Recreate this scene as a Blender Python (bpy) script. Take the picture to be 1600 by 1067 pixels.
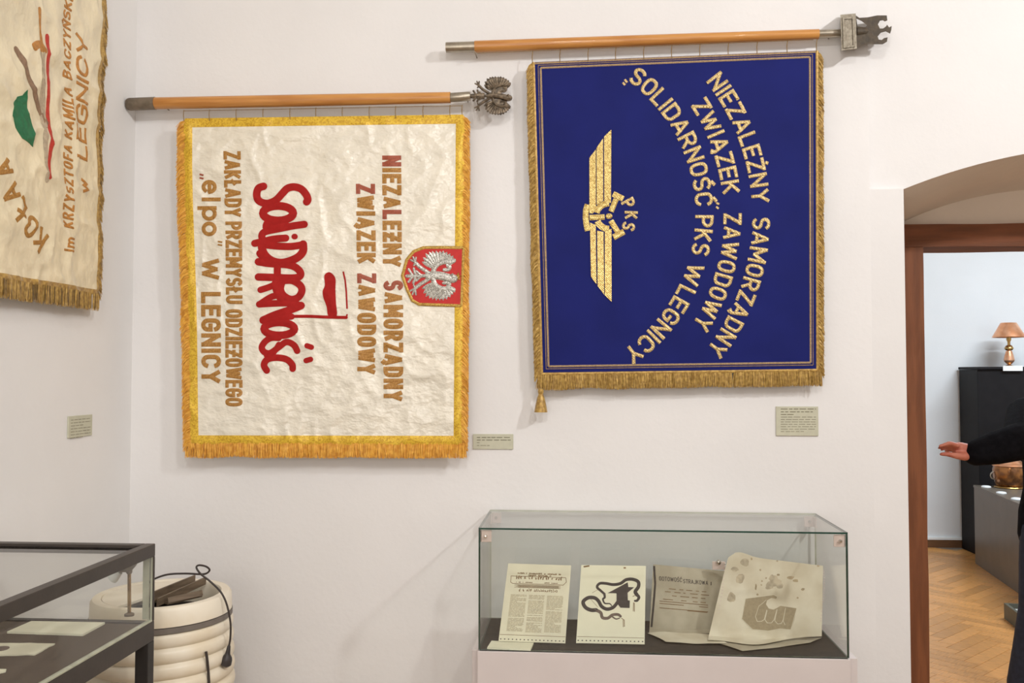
import bpy, bmesh, math, random
from mathutils import Vector, Matrix, noise
from mathutils.geometry import tessellate_polygon

for o in list(bpy.data.objects):
    bpy.data.objects.remove(o)
scene = bpy.context.scene
COL = scene.collection
random.seed(7)
R = math.radians

# ------------------------------------------------------------------ camera, light, exposure
F = 1400.0                                  # focal length in pixels of a 1600 x 1067 frame
EYE, DIST = 1.60, 3.49                      # eye height, distance to the wall
YAW, PITCH = R(4.17), R(2.0)
cam_d = bpy.data.cameras.new('camera')
cam_d.sensor_width = 36.0
cam_d.lens = 36.0 * F / 1600.0
cam_d.clip_start = 0.02
cam = bpy.data.objects.new('camera', cam_d)
COL.objects.link(cam)
cam.location = (0, -DIST, EYE)
cam.rotation_euler = (math.pi / 2 + PITCH, 0, YAW)
scene.camera = cam

world = bpy.data.worlds.new('world')
scene.world = world
world.use_nodes = True
world.node_tree.nodes['Background'].inputs[0].default_value = (0.8, 0.86, 1.0, 1)
world.node_tree.nodes['Background'].inputs[1].default_value = 0.25

vs = scene.view_settings
vs.view_transform = 'Standard'
vs.look = 'None'
vs.gamma = 1.0
vs.use_curve_mapping = False
vs.exposure = 0.0
KEY_W, SIDE_W, FILL_W, NEXT_W, WINDOW_FILL_W = 59, 9.5, 30, 168, 33     # watts of the ceiling lamps and the added fill window behind the viewer

# ------------------------------------------------------------------ geometry of the photograph -> metres
_ct, _st, _cp, _sp = math.cos(YAW), math.sin(YAW), math.cos(PITCH), math.sin(PITCH)
CR = Vector((_ct, _st, 0)); CF = Vector((-_st * _cp, _ct * _cp, _sp)); CU = Vector((_st * _sp, -_ct * _sp, _cp))
C0 = Vector((0, -DIST, EYE))
def ray(px, py): return CF * F + CR * (px - 800.0) - CU * (py - 533.5)
def PY(px, py, y=0.0):
    d = ray(px, py); return C0 + d * ((y - C0.y) / d.y)
def PX(px, py, x):
    d = ray(px, py); return C0 + d * ((x - C0.x) / d.x)
def PZ(px, py, z):
    d = ray(px, py); return C0 + d * ((z - C0.z) / d.z)
def PD(px, py, depth): return C0 + ray(px, py) * (depth / F)

# ------------------------------------------------------------------ materials
def lin(c):
    return tuple(((v / 255.0) / 12.92 if v / 255.0 <= 0.04045 else ((v / 255.0 + 0.055) / 1.055) ** 2.4) for v in c[:3])
MATS = {}
def M(name, col, rough=0.6, metal=0.0, var=0.08, vscale=12.0, bump=0.0, bscale=90.0, col2=None, stretch=(1, 1, 1),
      sheen=0.0, coat=0.0, detail=4.0, spec=0.5, rand=0.0, bdist=0.004):
    m = bpy.data.materials.new(name); m.use_nodes = True
    nt = m.node_tree; N = nt.nodes; L = nt.links
    b = N['Principled BSDF']
    tc = N.new('ShaderNodeTexCoord'); mp = N.new('ShaderNodeMapping'); mp.inputs['Scale'].default_value = stretch
    L.new(tc.outputs['Object'], mp.inputs[0])
    nz = N.new('ShaderNodeTexNoise'); nz.inputs['Scale'].default_value = vscale; nz.inputs['Detail'].default_value = detail
    L.new(mp.outputs[0], nz.inputs['Vector'])
    rp = N.new('ShaderNodeValToRGB')
    c = lin(col)
    d = lin(col2) if col2 else tuple(v * (1 - var * 2.2) for v in c)
    lo, hi = (0.38, 0.62)
    rp.color_ramp.elements[0].position = lo; rp.color_ramp.elements[1].position = hi
    rp.color_ramp.elements[0].color = (*d, 1); rp.color_ramp.elements[1].color = (*c, 1)
    L.new(nz.outputs[0], rp.inputs[0])
    out = rp.outputs[0]
    if rand:
        oi = N.new('ShaderNodeObjectInfo'); hs = N.new('ShaderNodeHueSaturation')
        mr = N.new('ShaderNodeMapRange'); mr.inputs[3].default_value = 1 - rand; mr.inputs[4].default_value = 1 + rand
        L.new(oi.outputs['Random'], mr.inputs[0]); L.new(mr.outputs[0], hs.inputs['Value'])
        L.new(out, hs.inputs['Color']); out = hs.outputs[0]
    L.new(out, b.inputs['Base Color'])
    b.inputs['Roughness'].default_value = rough; b.inputs['Metallic'].default_value = metal
    b.inputs['Sheen Weight'].default_value = sheen; b.inputs['Coat Weight'].default_value = coat
    b.inputs['Specular IOR Level'].default_value = spec
    if bump:
        nb = N.new('ShaderNodeTexNoise'); nb.inputs['Scale'].default_value = bscale; nb.inputs['Detail'].default_value = 3
        L.new(mp.outputs[0], nb.inputs['Vector'])
        bp = N.new('ShaderNodeBump'); bp.inputs['Strength'].default_value = bump; bp.inputs['Distance'].default_value = bdist
        L.new(nb.outputs[0], bp.inputs['Height']); L.new(bp.outputs[0], b.inputs['Normal'])
    MATS[name] = m
    return m

def glitter(name, col, col2, rough=0.42, metal=0.35, scale=420.0, stripes=0.0):
    """metal-thread embroidery: tiny facets turned every way"""
    m = bpy.data.materials.new(name); m.use_nodes = True
    nt = m.node_tree; N = nt.nodes; L = nt.links; b = N['Principled BSDF']
    tc = N.new('ShaderNodeTexCoord')
    vo = N.new('ShaderNodeTexVoronoi'); vo.inputs['Scale'].default_value = scale
    L.new(tc.outputs['Object'], vo.inputs['Vector'])
    sx = N.new('ShaderNodeSeparateColor'); L.new(vo.outputs['Color'], sx.inputs[0])
    rp = N.new('ShaderNodeValToRGB')
    rp.color_ramp.elements[0].color = (*lin(col2), 1); rp.color_ramp.elements[1].color = (*lin(col), 1)
    rp.color_ramp.elements[0].position = 0.1; rp.color_ramp.elements[1].position = 0.75
    L.new(sx.outputs[0], rp.inputs[0]); L.new(rp.outputs[0], b.inputs['Base Color'])
    b.inputs['Roughness'].default_value = rough; b.inputs['Metallic'].default_value = metal
    bp = N.new('ShaderNodeBump'); bp.inputs['Strength'].default_value = 0.5; bp.inputs['Distance'].default_value = 0.002
    if stripes:
        wv = N.new('ShaderNodeTexWave'); wv.inputs['Scale'].default_value = stripes; wv.bands_direction = 'DIAGONAL'
        L.new(tc.outputs['Object'], wv.inputs['Vector'])
        ad = N.new('ShaderNodeMath'); ad.operation = 'ADD'
        L.new(wv.outputs[1], ad.inputs[0]); L.new(sx.outputs[1], ad.inputs[1]); L.new(ad.outputs[0], bp.inputs['Height'])
    else:
        L.new(sx.outputs[1], bp.inputs['Height'])
    L.new(bp.outputs[0], b.inputs['Normal'])
    MATS[name] = m
    return m

def glass_mat(name, tint, refl=1.0):
    m = bpy.data.materials.new(name); m.use_nodes = True
    nt = m.node_tree; N = nt.nodes; L = nt.links
    N.remove(N['Principled BSDF']); out = N['Material Output']
    tr = N.new('ShaderNodeBsdfTransparent'); tr.inputs[0].default_value = (*tint, 1)
    gl = N.new('ShaderNodeBsdfGlossy'); gl.inputs['Roughness'].default_value = 0.02
    lw = N.new('ShaderNodeLayerWeight'); lw.inputs[0].default_value = 0.5
    pw = N.new('ShaderNodeMath'); pw.operation = 'POWER'; pw.inputs[1].default_value = 5.0
    fr = N.new('ShaderNodeMapRange'); fr.inputs[3].default_value = 0.035; fr.inputs[4].default_value = 0.8
    L.new(lw.outputs['Facing'], pw.inputs[0]); L.new(pw.outputs[0], fr.inputs[0])
    nz = N.new('ShaderNodeTexNoise'); nz.inputs['Scale'].default_value = 3.0
    mm = N.new('ShaderNodeMath'); mm.operation = 'MULTIPLY'; mm.inputs[1].default_value = refl
    mr = N.new('ShaderNodeMapRange'); mr.inputs[3].default_value = 0.0; mr.inputs[4].default_value = 0.05
    L.new(nz.outputs[0], mr.inputs[0]); L.new(mr.outputs[0], gl.inputs['Roughness'])
    mx = N.new('ShaderNodeMixShader')
    L.new(fr.outputs[0], mm.inputs[0]); L.new(mm.outputs[0], mx.inputs[0])
    L.new(tr.outputs[0], mx.inputs[1]); L.new(gl.outputs[0], mx.inputs[2]); L.new(mx.outputs[0], out.inputs[0])
    MATS[name] = m
    return m

def emit_mat(name, col, strength):
    m = bpy.data.materials.new(name); m.use_nodes = True
    b = m.node_tree.nodes['Principled BSDF']
    b.inputs['Base Color'].default_value = (*lin(col), 1)
    b.inputs['Emission Color'].default_value = (*lin(col), 1); b.inputs['Emission Strength'].default_value = strength
    MATS[name] = m
    return m

M('plaster', (235, 233, 232), 0.85, var=0.02, vscale=1.6, bump=0.25, bscale=45, bdist=0.003)
M('plaster_side', (233, 231, 229), 0.85, var=0.02, vscale=1.6, bump=0.25, bscale=45, bdist=0.003)
M('plaster_shaded', (232, 218, 202), 0.88, var=0.03, vscale=2, bump=0.4, bscale=30, bdist=0.005)  # wall plaster darkened to beige: shade of the arched recess painted in
M('ceiling_paint', (240, 238, 234), 0.9, var=0.02, bump=0.1)
M('plaster_cool', (226, 227, 226), 0.85, var=0.02, vscale=1.5, bump=0.15)
M('floor_wood', (186, 158, 126), 0.4, var=0.14, vscale=6, stretch=(1, 8, 1), bump=0.1)
M('parquet', (208, 148, 84), 0.32, var=0.12, vscale=14, stretch=(1, 9, 1), bump=0.06, rand=0.16)
M('skirting', (110, 76, 48), 0.5, var=0.1, stretch=(1, 1, 10))
M('timber', (132, 78, 44), 0.62, col2=(112, 64, 34), vscale=4, stretch=(7, 7, 0.8), bump=0.35, bscale=18, bdist=0.006)
M('timber_flat', (128, 74, 42), 0.62, col2=(108, 62, 33), vscale=4, stretch=(0.8, 7, 7), bump=0.35, bscale=18, bdist=0.006)
M('pole_wood', (206, 146, 76), 0.36, col2=(184, 122, 58), vscale=6, stretch=(0.7, 9, 9), bump=0.05, coat=0.25)
M('steel', (176, 166, 150), 0.32, 0.85, var=0.1, vscale=30, bump=0.05)
M('steel_dull', (140, 126, 108), 0.5, 0.7, var=0.15, vscale=25, bump=0.1)
M('bronze', (150, 134, 114), 0.5, 0.35, var=0.3, vscale=60, bump=0.3)
M('cast_metal', (146, 138, 122), 0.5, 0.4, col2=(126, 116, 100), vscale=70, bump=0.5, bscale=160)
M('dark_metal', (78, 65, 47), 0.6, 0.1, col2=(60, 50, 36), vscale=50, bump=0.3)
M('satin', (236, 229, 212), 0.3, var=0.04, vscale=9, bump=0.7, bscale=17, sheen=0.1, stretch=(1, 1, 1.5), bdist=0.016, spec=0.9)
M('satin_warm', (234, 220, 186), 0.3, var=0.06, vscale=9, bump=0.6, bscale=17, sheen=0.1, stretch=(1, 1.2, 1), bdist=0.014, spec=0.9)
M('blue_cloth', (23, 31, 104), 0.75, var=0.06, vscale=5, bump=0.35, bscale=650, sheen=0.03, bdist=0.001, spec=0.18)
glitter('gold_braid', (228, 190, 58), (198, 152, 36), 0.38, 0.15, 200)
glitter('gold_thread', (228, 204, 146), (162, 128, 72), 0.36, 0.4, 420, 60)
glitter('gold_wing', (236, 212, 138), (180, 144, 72), 0.34, 0.45, 300, 75)
glitter('silver_thread', (220, 218, 210), (128, 124, 116), 0.34, 0.5, 380)
glitter('gold_crown', (204, 168, 84), (150, 110, 40), 0.4, 0.4, 400)
M('fringe_orange', (240, 182, 70), 0.5, col2=(216, 148, 44), vscale=60, sheen=0.3)
M('fringe_gold', (190, 154, 78), 0.42, col2=(150, 114, 48), vscale=90, sheen=0.3, metal=0.2)
M('braid_tan', (176, 146, 108), 0.5, var=0.2, vscale=260, bump=0.6, bscale=420, bdist=0.002)
M('braid_navy', (42, 34, 60), 0.6, var=0.2, vscale=200, bump=0.4, bscale=420)
M('gold_letter', (182, 134, 66), 0.5, col2=(154, 106, 42), vscale=160, bump=0.4, bscale=500, metal=0.1, bdist=0.001)
M('russet_letter', (166, 82, 56), 0.5, var=0.12, vscale=160, bump=0.4, bscale=500, bdist=0.001)
M('red_felt', (168, 28, 25), 0.75, var=0.05, vscale=60, bump=0.3, bscale=500, bdist=0.001, spec=0.25)
M('shield_red', (196, 32, 30), 0.6, var=0.05, vscale=40, bump=0.2, bscale=400, bdist=0.001)
M('leaf_green', (28, 112, 70), 0.6, var=0.1, vscale=60, bump=0.3, bscale=300)
M('thread_brown', (146, 116, 90), 0.55, var=0.12, vscale=90, bump=0.4, bscale=300)
M('thread_grey', (190, 172, 146), 0.55, var=0.1, vscale=90, bump=0.4, bscale=300)
M('thread_red', (196, 56, 40), 0.55, var=0.1, vscale=90, bump=0.4, bscale=300)
M('thread_orange', (196, 134, 60), 0.5, var=0.12, vscale=90, bump=0.4, bscale=300)
M('twine', (150, 120, 70), 0.7, var=0.15, vscale=200)
M('label_card', (198, 196, 174), 0.55, var=0.03, vscale=30)
M('label_ink', (112, 106, 80), 0.6, var=0.1)
M('label_ink_pale', (150, 146, 124), 0.6, var=0.1)
glass_mat('pane', (0.984, 0.99, 0.98))
glass_mat('pane_vitrine', (0.98, 0.983, 0.974), 1.1)
M('glass_edge', (24, 66, 54), 0.15, var=0.1, vscale=20, coat=0.5)
M('glass_edge_pale', (186, 188, 166), 0.2, var=0.1, vscale=20)
M('plinth_white', (214, 205, 203), 0.45, var=0.015, vscale=6)
M('dark_felt', (58, 50, 44), 0.9, var=0.15, vscale=60, bump=0.2, bscale=300)
M('paper', (226, 222, 198), 0.75, var=0.03, vscale=14, bump=0.1, bscale=30)
M('paper_white', (232, 230, 206), 0.7, var=0.02, vscale=14)
M('paper_aged', (216, 209, 188), 0.6, col2=(202, 192, 168), vscale=10, bump=0.3, bscale=14, coat=0.2)
M('paper_grey', (186, 178, 158), 0.6, col2=(168, 159, 138), vscale=10, bump=0.3, bscale=14)
M('print_pale', (196, 185, 156), 0.75, var=0.1, vscale=120)
M('print_brown', (136, 108, 74), 0.75, var=0.1, vscale=80)
M('print_dark', (66, 58, 56), 0.7, var=0.12, vscale=80)
M('print_grey', (116, 100, 90), 0.7, var=0.12, vscale=80)
M('stain', (196, 183, 158), 0.7, var=0.15, vscale=40)
M('fist_print', (164, 150, 122), 0.7, var=0.06, vscale=120)
M('stain_dark', (182, 164, 132), 0.7, var=0.15, vscale=40)
M('acrylic', (214, 196, 188), 0.12, var=0.02, coat=0.5)
M('chrome', (220, 216, 210), 0.12, 1.0, var=0.05)
M('vitrine_frame', (58, 50, 44), 0.42, var=0.08, vscale=20, bump=0.05)
M('vitrine_leg', (30, 26, 24), 0.45, var=0.08, vscale=20)
M('vitrine_deck', (96, 84, 72), 0.9, var=0.06, vscale=50, bump=0.2, bscale=260)
M('cream_plastic', (236, 227, 208), 0.4, col2=(226, 213, 188), vscale=7, bump=0.04)
M('grey_band', (120, 112, 104), 0.55, var=0.08)
M('slat_board', (120, 102, 82), 0.6, var=0.15, vscale=14, stretch=(1, 1, 6))
M('dark_inside', (52, 44, 38), 0.8, var=0.1)
M('cord_black', (58, 50, 46), 0.5, var=0.1)
M('plug_black', (56, 52, 52), 0.4, var=0.1)
M('copper', (240, 184, 146), 0.28, 0.75, col2=(224, 156, 112), vscale=10)
M('brass', (206, 168, 104), 0.25, 0.9, col2=(150, 116, 66), vscale=14)
M('brown_glaze', (176, 116, 60), 0.2, 0.6, col2=(110, 68, 34), vscale=16, coat=0.4)
M('black_panel', (26, 24, 25), 0.6, var=0.1, vscale=12, spec=0.2)
M('grey_plinth', (104, 95, 84), 0.4, var=0.05, vscale=8)
M('low_base', (92, 92, 78), 0.5, var=0.08, vscale=8)
M('white_enamel', (238, 240, 238), 0.3, var=0.02)
M('skin', (196, 120, 96), 0.5, col2=(178, 96, 76), vscale=25, bump=0.1, bscale=200, bdist=0.001)
M('black_knit', (19, 18, 21), 0.95, var=0.2, vscale=40, bump=0.5, bscale=260, spec=0.1)
M('denim', (38, 43, 58), 0.85, var=0.15, vscale=40, bump=0.3, bscale=300)
M('hair_brown', (70, 48, 32), 0.6, var=0.25, vscale=60, stretch=(4, 4, 1))
M('shoe_black', (30, 26, 24), 0.4, var=0.1)
M('eye_white', (236, 232, 226), 0.2, var=0.01)
M('eye_iris', (58, 42, 30), 0.2, var=0.05)
M('lip', (170, 88, 78), 0.5, var=0.05)
M('housing_white', (236, 236, 232), 0.4, var=0.02)
emit_mat('lamp_face', (255, 240, 222), 6.0)
emit_mat('window_glow', (255, 248, 240), 1.0)  # glowing panes of the added fill window
emit_mat('lamp_face_cool', (226, 238, 255), 5.0)

# ------------------------------------------------------------------ object helpers
WO = {}
def raw(name, verts, faces, mat, parent=None, smooth=False, mat_idx=None, mats=None):
    verts = [Vector(v) for v in verts]
    lo = Vector((min(v.x for v in verts), min(v.y for v in verts), min(v.z for v in verts)))
    hi = Vector((max(v.x for v in verts), max(v.y for v in verts), max(v.z for v in verts)))
    c = (lo + hi) / 2
    me = bpy.data.meshes.new(name)
    me.from_pydata([tuple(v - c) for v in verts], [], faces)
    for mm in (mats or [mat]): me.materials.append(MATS[mm])
    if mat_idx: me.polygons.foreach_set('material_index', mat_idx)
    if smooth: me.polygons.foreach_set('use_smooth', [True] * len(me.polygons))
    me.update()
    o = bpy.data.objects.new(name, me); COL.objects.link(o)
    if parent is not None:
        o.parent = parent; o.location = c - WO[parent.name]
    else:
        o.location = c
    WO[o.name] = c
    return o
def thing(name, label, cat, loc, group=None):
    o = bpy.data.objects.new(name, None); COL.objects.link(o); o.location = loc; o.empty_display_size = 0.05
    WO[o.name] = Vector(loc); o['label'] = label; o['category'] = cat
    if group: o['group'] = group
    return o
def tag(o, label, cat, group=None, kind=None):
    o['label'] = label; o['category'] = cat
    if group: o['group'] = group
    if kind: o['kind'] = kind
    return o
def struct(o, label, cat):
    return tag(o, label, cat, kind='structure')

class MB:
    def __init__(self): self.v = []; self.f = []; self.mi = []
    def add(self, v, f, mi=0):
        n = len(self.v); self.v += [Vector(x) for x in v]; self.f += [tuple(i + n for i in q) for q in f]; self.mi += [mi] * len(f)
        return self
    def box(self, x0, x1, y0, y1, z0, z1, mi=0):
        v = [(x, y, z) for z in (z0, z1) for y in (y0, y1) for x in (x0, x1)]
        return self.add(v, [(0, 2, 3, 1), (4, 5, 7, 6), (0, 1, 5, 4), (2, 6, 7, 3), (0, 4, 6, 2), (1, 3, 7, 5)], mi)
    def bbox(self, x0, x1, y0, y1, z0, z1, b=0.004, mi=0):
        """box with all edges chamfered by b"""
        bm = bmesh.new(); bmesh.ops.create_cube(bm, size=1)
        for v in bm.verts:
            v.co = Vector((x0 + (v.co.x + .5) * (x1 - x0), y0 + (v.co.y + .5) * (y1 - y0), z0 + (v.co.z + .5) * (z1 - z0)))
        bmesh.ops.bevel(bm, geom=list(bm.edges), offset=b, segments=2, affect='EDGES', profile=0.5)
        bm.verts.index_update()
        self.add([v.co.copy() for v in bm.verts], [tuple(v.index for v in f.verts) for f in bm.faces], mi); bm.free()
        return self
    def bar(self, p, q, w, h, up=(0, 0, 1), mi=0):
        p, q = Vector(p), Vector(q); d = (q - p).normalized(); s = d.cross(Vector(up)).normalized(); u = s.cross(d)
        v = [a + s * i * w / 2 + u * j * h / 2 for a in (p, q) for i, j in ((-1, -1), (1, -1), (1, 1), (-1, 1))]
        return self.add(v, [(0, 1, 2, 3), (7, 6, 5, 4), (0, 4, 5, 1), (1, 5, 6, 2), (2, 6, 7, 3), (3, 7, 4, 0)], mi)
    def tube(self, pts, rad, n=10, closed=False, caps=True, mi=0, flat=1.0):
        pts = [Vector(p) for p in pts]; m = len(pts)
        rs = rad if isinstance(rad, (list, tuple)) else [rad] * m
        T = []
        for i in range(m):
            a = pts[i - 1] if (i or closed) else pts[0]; b = pts[(i + 1) % m] if (i < m - 1 or closed) else pts[-1]
            T.append((b - a).normalized())
        ref = Vector((0, 0, 1)) if abs(T[0].z) < 0.9 else Vector((1, 0, 0))
        nrm = (ref - T[0] * ref.dot(T[0])).normalized(); v = []
        for i in range(m):
            nrm = (nrm - T[i] * nrm.dot(T[i])).normalized(); bn = T[i].cross(nrm)
            for k in range(n):
                a = 2 * math.pi * k / n
                v.append(pts[i] + (nrm * math.cos(a) + bn * math.sin(a) * flat) * rs[i])
        f = []
        for i in range(m if closed else m - 1):
            j = (i + 1) % m
            for k in range(n):
                f.append((i * n + k, i * n + (k + 1) % n, j * n + (k + 1) % n, j * n + k))
        if caps and not closed:
            f.append(tuple(range(n - 1, -1, -1))); f.append(tuple((m - 1) * n + k for k in range(n)))
        return self.add(v, f, mi)
    def lathe(self, prof, c, n=32, axis=None, mi=0):
        """prof: (radius, height) list turned about a vertical axis (or along axis) through c"""
        c = Vector(c); ax = Vector(axis).normalized() if axis else Vector((0, 0, 1))
        r0 = Vector((1, 0, 0)) if abs(ax.x) < 0.9 else Vector((0, 0, 1))
        e1 = (r0 - ax * r0.dot(ax)).normalized(); e2 = ax.cross(e1)
        v = []; f = []
        for r, h in prof:
            for k in range(n):
                a = 2 * math.pi * k / n; v.append(c + ax * h + (e1 * math.cos(a) + e2 * math.sin(a)) * max(r, 1e-5))
        for i in range(len(prof) - 1):
            for k in range(n):
                f.append((i * n + k, i * n + (k + 1) % n, (i + 1) * n + (k + 1) % n, (i + 1) * n + k))
        return self.add(v, f, mi)
    def ball(self, c, r, n=12, m=8, mi=0):
        rx, ry, rz = r if isinstance(r, (tuple, list)) else (r, r, r); c = Vector(c); v = []; f = []
        for i in range(m + 1):
            a = math.pi * i / m
            for k in range(n):
                b = 2 * math.pi * k / n
                v.append(c + Vector((rx * math.sin(a) * math.cos(b), ry * math.sin(a) * math.sin(b), rz * math.cos(a))))
        for i in range(m):
            for k in range(n): f.append((i * n + k, (i + 1) * n + k, (i + 1) * n + (k + 1) % n, i * n + (k + 1) % n))
        return self.add(v, f, mi)
    def extrude(self, outer, holes, fn, d0, d1, mi=0):
        """polygon (2-D, with holes) -> slab between fn(p, d0) and fn(p, d1)"""
        loops = [outer] + list(holes); flat = [p for l in loops for p in l]
        tris = tessellate_polygon([[Vector((p[0], p[1], 0)) for p in l] for l in loops])
        n = len(flat); v = [fn(p, d0) for p in flat] + [fn(p, d1) for p in flat]
        f = [tuple(t) for t in tris] + [tuple(i + n for i in reversed(t)) for t in tris]
        s = 0
        for l in loops:
            k = len(l)
            for i in range(k):
                a, b = s + i, s + (i + 1) % k; f.append((a, b, b + n, a + n))
            s += k
        return self.add(v, f, mi)
    def build(self, name, mat, parent=None, smooth=False, fix=True):
        mats = mat if isinstance(mat, (list, tuple)) else [mat]
        o = raw(name, self.v, self.f, None, parent, smooth, self.mi if len(mats) > 1 else None, mats)
        if fix:
            bm = bmesh.new(); bm.from_mesh(o.data); bmesh.ops.recalc_face_normals(bm, faces=list(bm.faces)); bm.to_mesh(o.data); bm.free()
        if smooth:
            try: o.data.set_sharp_from_angle(angle=R(38))
            except Exception: pass
        return o

def catmull(pts, k=6, closed=False):
    pts = [Vector(p) for p in pts]; out = []; n = len(pts)
    for i in range(n if closed else n - 1):
        g = lambda j: pts[j % n] if closed else pts[max(0, min(n - 1, j))]
        a, b, c, d = g(i - 1), g(i), g(i + 1), g(i + 2)
        for s in range(k):
            t = s / k
            out.append(0.5 * ((2 * b) + (c - a) * t + (2 * a - 5 * b + 4 * c - d) * t * t + (3 * b - a - 3 * c + d) * t ** 3))
    if not closed: out.append(pts[-1])
    return out
def catmull2(pts, k=5, closed=False):
    return [(p.x, p.y) for p in catmull([(a, b, 0) for a, b in pts], k, closed)]

def grid_solid(fn, nu, nv, th, back=(0, 1, 0)):
    """sheet fn(u, v) -> point with real thickness th along back"""
    b = Vector(back) * th; v = []; f = []
    for j in range(nv + 1):
        for i in range(nu + 1): v.append(fn(i / nu, j / nv))
    n = len(v); v += [p + b for p in v]; w = nu + 1
    for j in range(nv):
        for i in range(nu):
            a = j * w + i; f.append((a, a + w, a + w + 1, a + 1)); f.append((n + a, n + a + 1, n + a + w + 1, n + a + w))
    for i in range(nu):
        f.append((i, i + 1, n + i + 1, n + i)); a = nv * w + i; f.append((a + 1, a, n + a, n + a + 1))
    for j in range(nv):
        a = j * w; f.append((a + w, a, n + a, n + a + w)); a = j * w + nu; f.append((a, a + w, n + a + w, n + a))
    return v, f

# ------------------------------------------------------------------ stroke lettering
def _arc(cx, cy, rx, ry, a0, a1, n=10):
    return [(cx + rx * math.cos(R(a0 + (a1 - a0) * i / n)), cy + ry * math.sin(R(a0 + (a1 - a0) * i / n))) for i in range(n + 1)]
def _oval(w, y0=0.0, y1=1.0, n=22, e=2.6):
    out = []
    for i in range(n + 1):
        a = 2 * math.pi * i / n; c, s = math.cos(a), math.sin(a)
        out.append((w / 2 + w / 2 * math.copysign(abs(c) ** (2 / e), c), (y0 + y1) / 2 + (y1 - y0) / 2 * math.copysign(abs(s) ** (2 / e), s)))
    return out
def _S(w): return _arc(w / 2, .75, w / 2, .25, 25, 270, 11) + _arc(w / 2, .25, w / 2, .25, 90, -155, 11)[1:]
_W = .46
GL = {
 'A': (.52, [[(0, 0), (.26, 1)], [(.26, 1), (.52, 0)], [(.09, .28), (.43, .28)]]),
 'B': (.44, [[(0, 0), (0, 1)], [(0, 1), (.2, 1)] + _arc(.2, .76, .22, .24, 90, -90, 7) + [(0, .52)], [(0, .52), (.2, .52)] + _arc(.2, .26, .24, .26, 90, -90, 7) + [(0, 0)]]),
 'C': (_W, [_arc(_W / 2, .7, _W / 2, .3, 10, 180, 9) + _arc(_W / 2, .3, _W / 2, .3, 180, 350, 9)]),
 'D': (.46, [[(0, 0), (0, 1)], [(0, 1), (.2, 1)] + _arc(.2, .74, .26, .26, 90, 0, 6) + _arc(.2, .26, .26, .26, 0, -90, 6) + [(0, 0)]]),
 'E': (.38, [[(.38, 0), (0, 0), (0, 1), (.38, 1)], [(0, .52), (.32, .52)]]),
 'F': (.36, [[(0, 0), (0, 1), (.36, 1)], [(0, .52), (.3, .52)]]),
 'G': (_W, [_arc(_W / 2, .7, _W / 2, .3, 10, 180, 9) + _arc(_W / 2, .3, _W / 2, .3, 180, 360, 9) + [(_W, .47), (_W * .55, .47)]]),
 'I': (.02, [[(.01, 0), (.01, 1)]]),
 'J': (.36, [[(.36, 1), (.36, .25)] + _arc(.18, .2, .18, .2, 0, -170, 8)]),
 'K': (.46, [[(0, 0), (0, 1)], [(.44, 1), (.04, .45)], [(.14, .58), (.46, 0)]]),
 'L': (.36, [[(0, 1), (0, 0), (.36, 0)]]),
 'Ł': (.38, [[(.04, 1), (.04, 0), (.38, 0)], [(-.1, .42), (.24, .66)]]),
 'M': (.6, [[(0, 0), (0, 1)], [(0, 1), (.3, .25)], [(.3, .25), (.6, 1)], [(.6, 1), (.6, 0)]]),
 'N': (.46, [[(0, 0), (0, 1)], [(0, 1), (.46, 0)], [(.46, 0), (.46, 1)]]),
 'Ń': (.46, [[(0, 0), (0, 1)], [(0, 1), (.46, 0)], [(.46, 0), (.46, 1)], [(.18, 1.14), (.32, 1.3)]]),
 'O': (_W, [_oval(_W)]),
 'P': (.44, [[(0, 0), (0, 1)], [(0, 1), (.2, 1)] + _arc(.2, .72, .24, .28, 90, -90, 9) + [(0, .44)]]),
 'R': (.46, [[(0, 0), (0, 1)], [(0, 1), (.2, 1)] + _arc(.2, .73, .24, .27, 90, -90, 9) + [(0, .46)], [(.22, .46), (.46, 0)]]),
 'S': (.44, [_S(.44)]),
 'T': (.44, [[(.22, 0), (.22, 1)], [(0, 1), (.44, 1)]]),
 'U': (_W, [[(0, 1), (0, .3)] + _arc(_W / 2, .28, _W / 2, .28, 180, 360, 10) + [(_W, 1)]]),
 'W': (.72, [[(0, 1), (.18, 0)], [(.18, 0), (.36, .9)], [(.36, .9), (.54, 0)], [(.54, 0), (.72, 1)]]),
 'Y': (.48, [[(0, 1), (.24, .46)], [(.48, 1), (.24, .46)], [(.24, .46), (.24, 0)]]),
 'Z': (.42, [[(0, 1), (.42, 1)], [(.42, 1), (0, 0)], [(0, 0), (.42, 0)]]),
 'e': (.6, [[(.02, .36), (.58, .36)] + _arc(.3, .34, .3, .34, 5, 325, 16)]),
 'l': (.02, [[(.01, 0), (.01, 1)]]),
 'p': (.56, [[(0, -.26), (0, .68)], _arc(.28, .34, .28, .34, 180, 540, 18)]),
 'o': (.6, [_arc(.3, .34, .3, .34, 0, 360, 18)]),
 'i': (.04, [[(.02, 0), (.02, .66)], [(.02, .86), (.02, .96)]]),
 'm': (.7, [[(0, 0), (0, .66)], [(0, .4)] + _arc(.175, .45, .175, .21, 180, 0, 7) + [(.35, 0)], [(.35, .4)] + _arc(.525, .45, .175, .21, 180, 0, 7) + [(.7, 0)]]),
 'w': (.56, [[(0, .66), (.14, 0), (.28, .6), (.42, 0), (.56, .66)]]),
 '!': (.04, [[(.02, .34), (.02, 1)], [(.02, 0), (.02, .1)]]),
 '„': (.24, [[(.04, .14), (0, -.1)], [(.22, .14), (.18, -.1)]]),
 '”': (.24, [[(.04, 1.0), (0, .78)], [(.22, 1.0), (.18, .78)]]),
 '.': (.04, [[(.02, 0), (.02, .05)]]),
}
GL['Ą'] = (.52, GL['A'][1] + [[(.5, 0), (.42, -.12), (.52, -.2)]])
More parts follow.
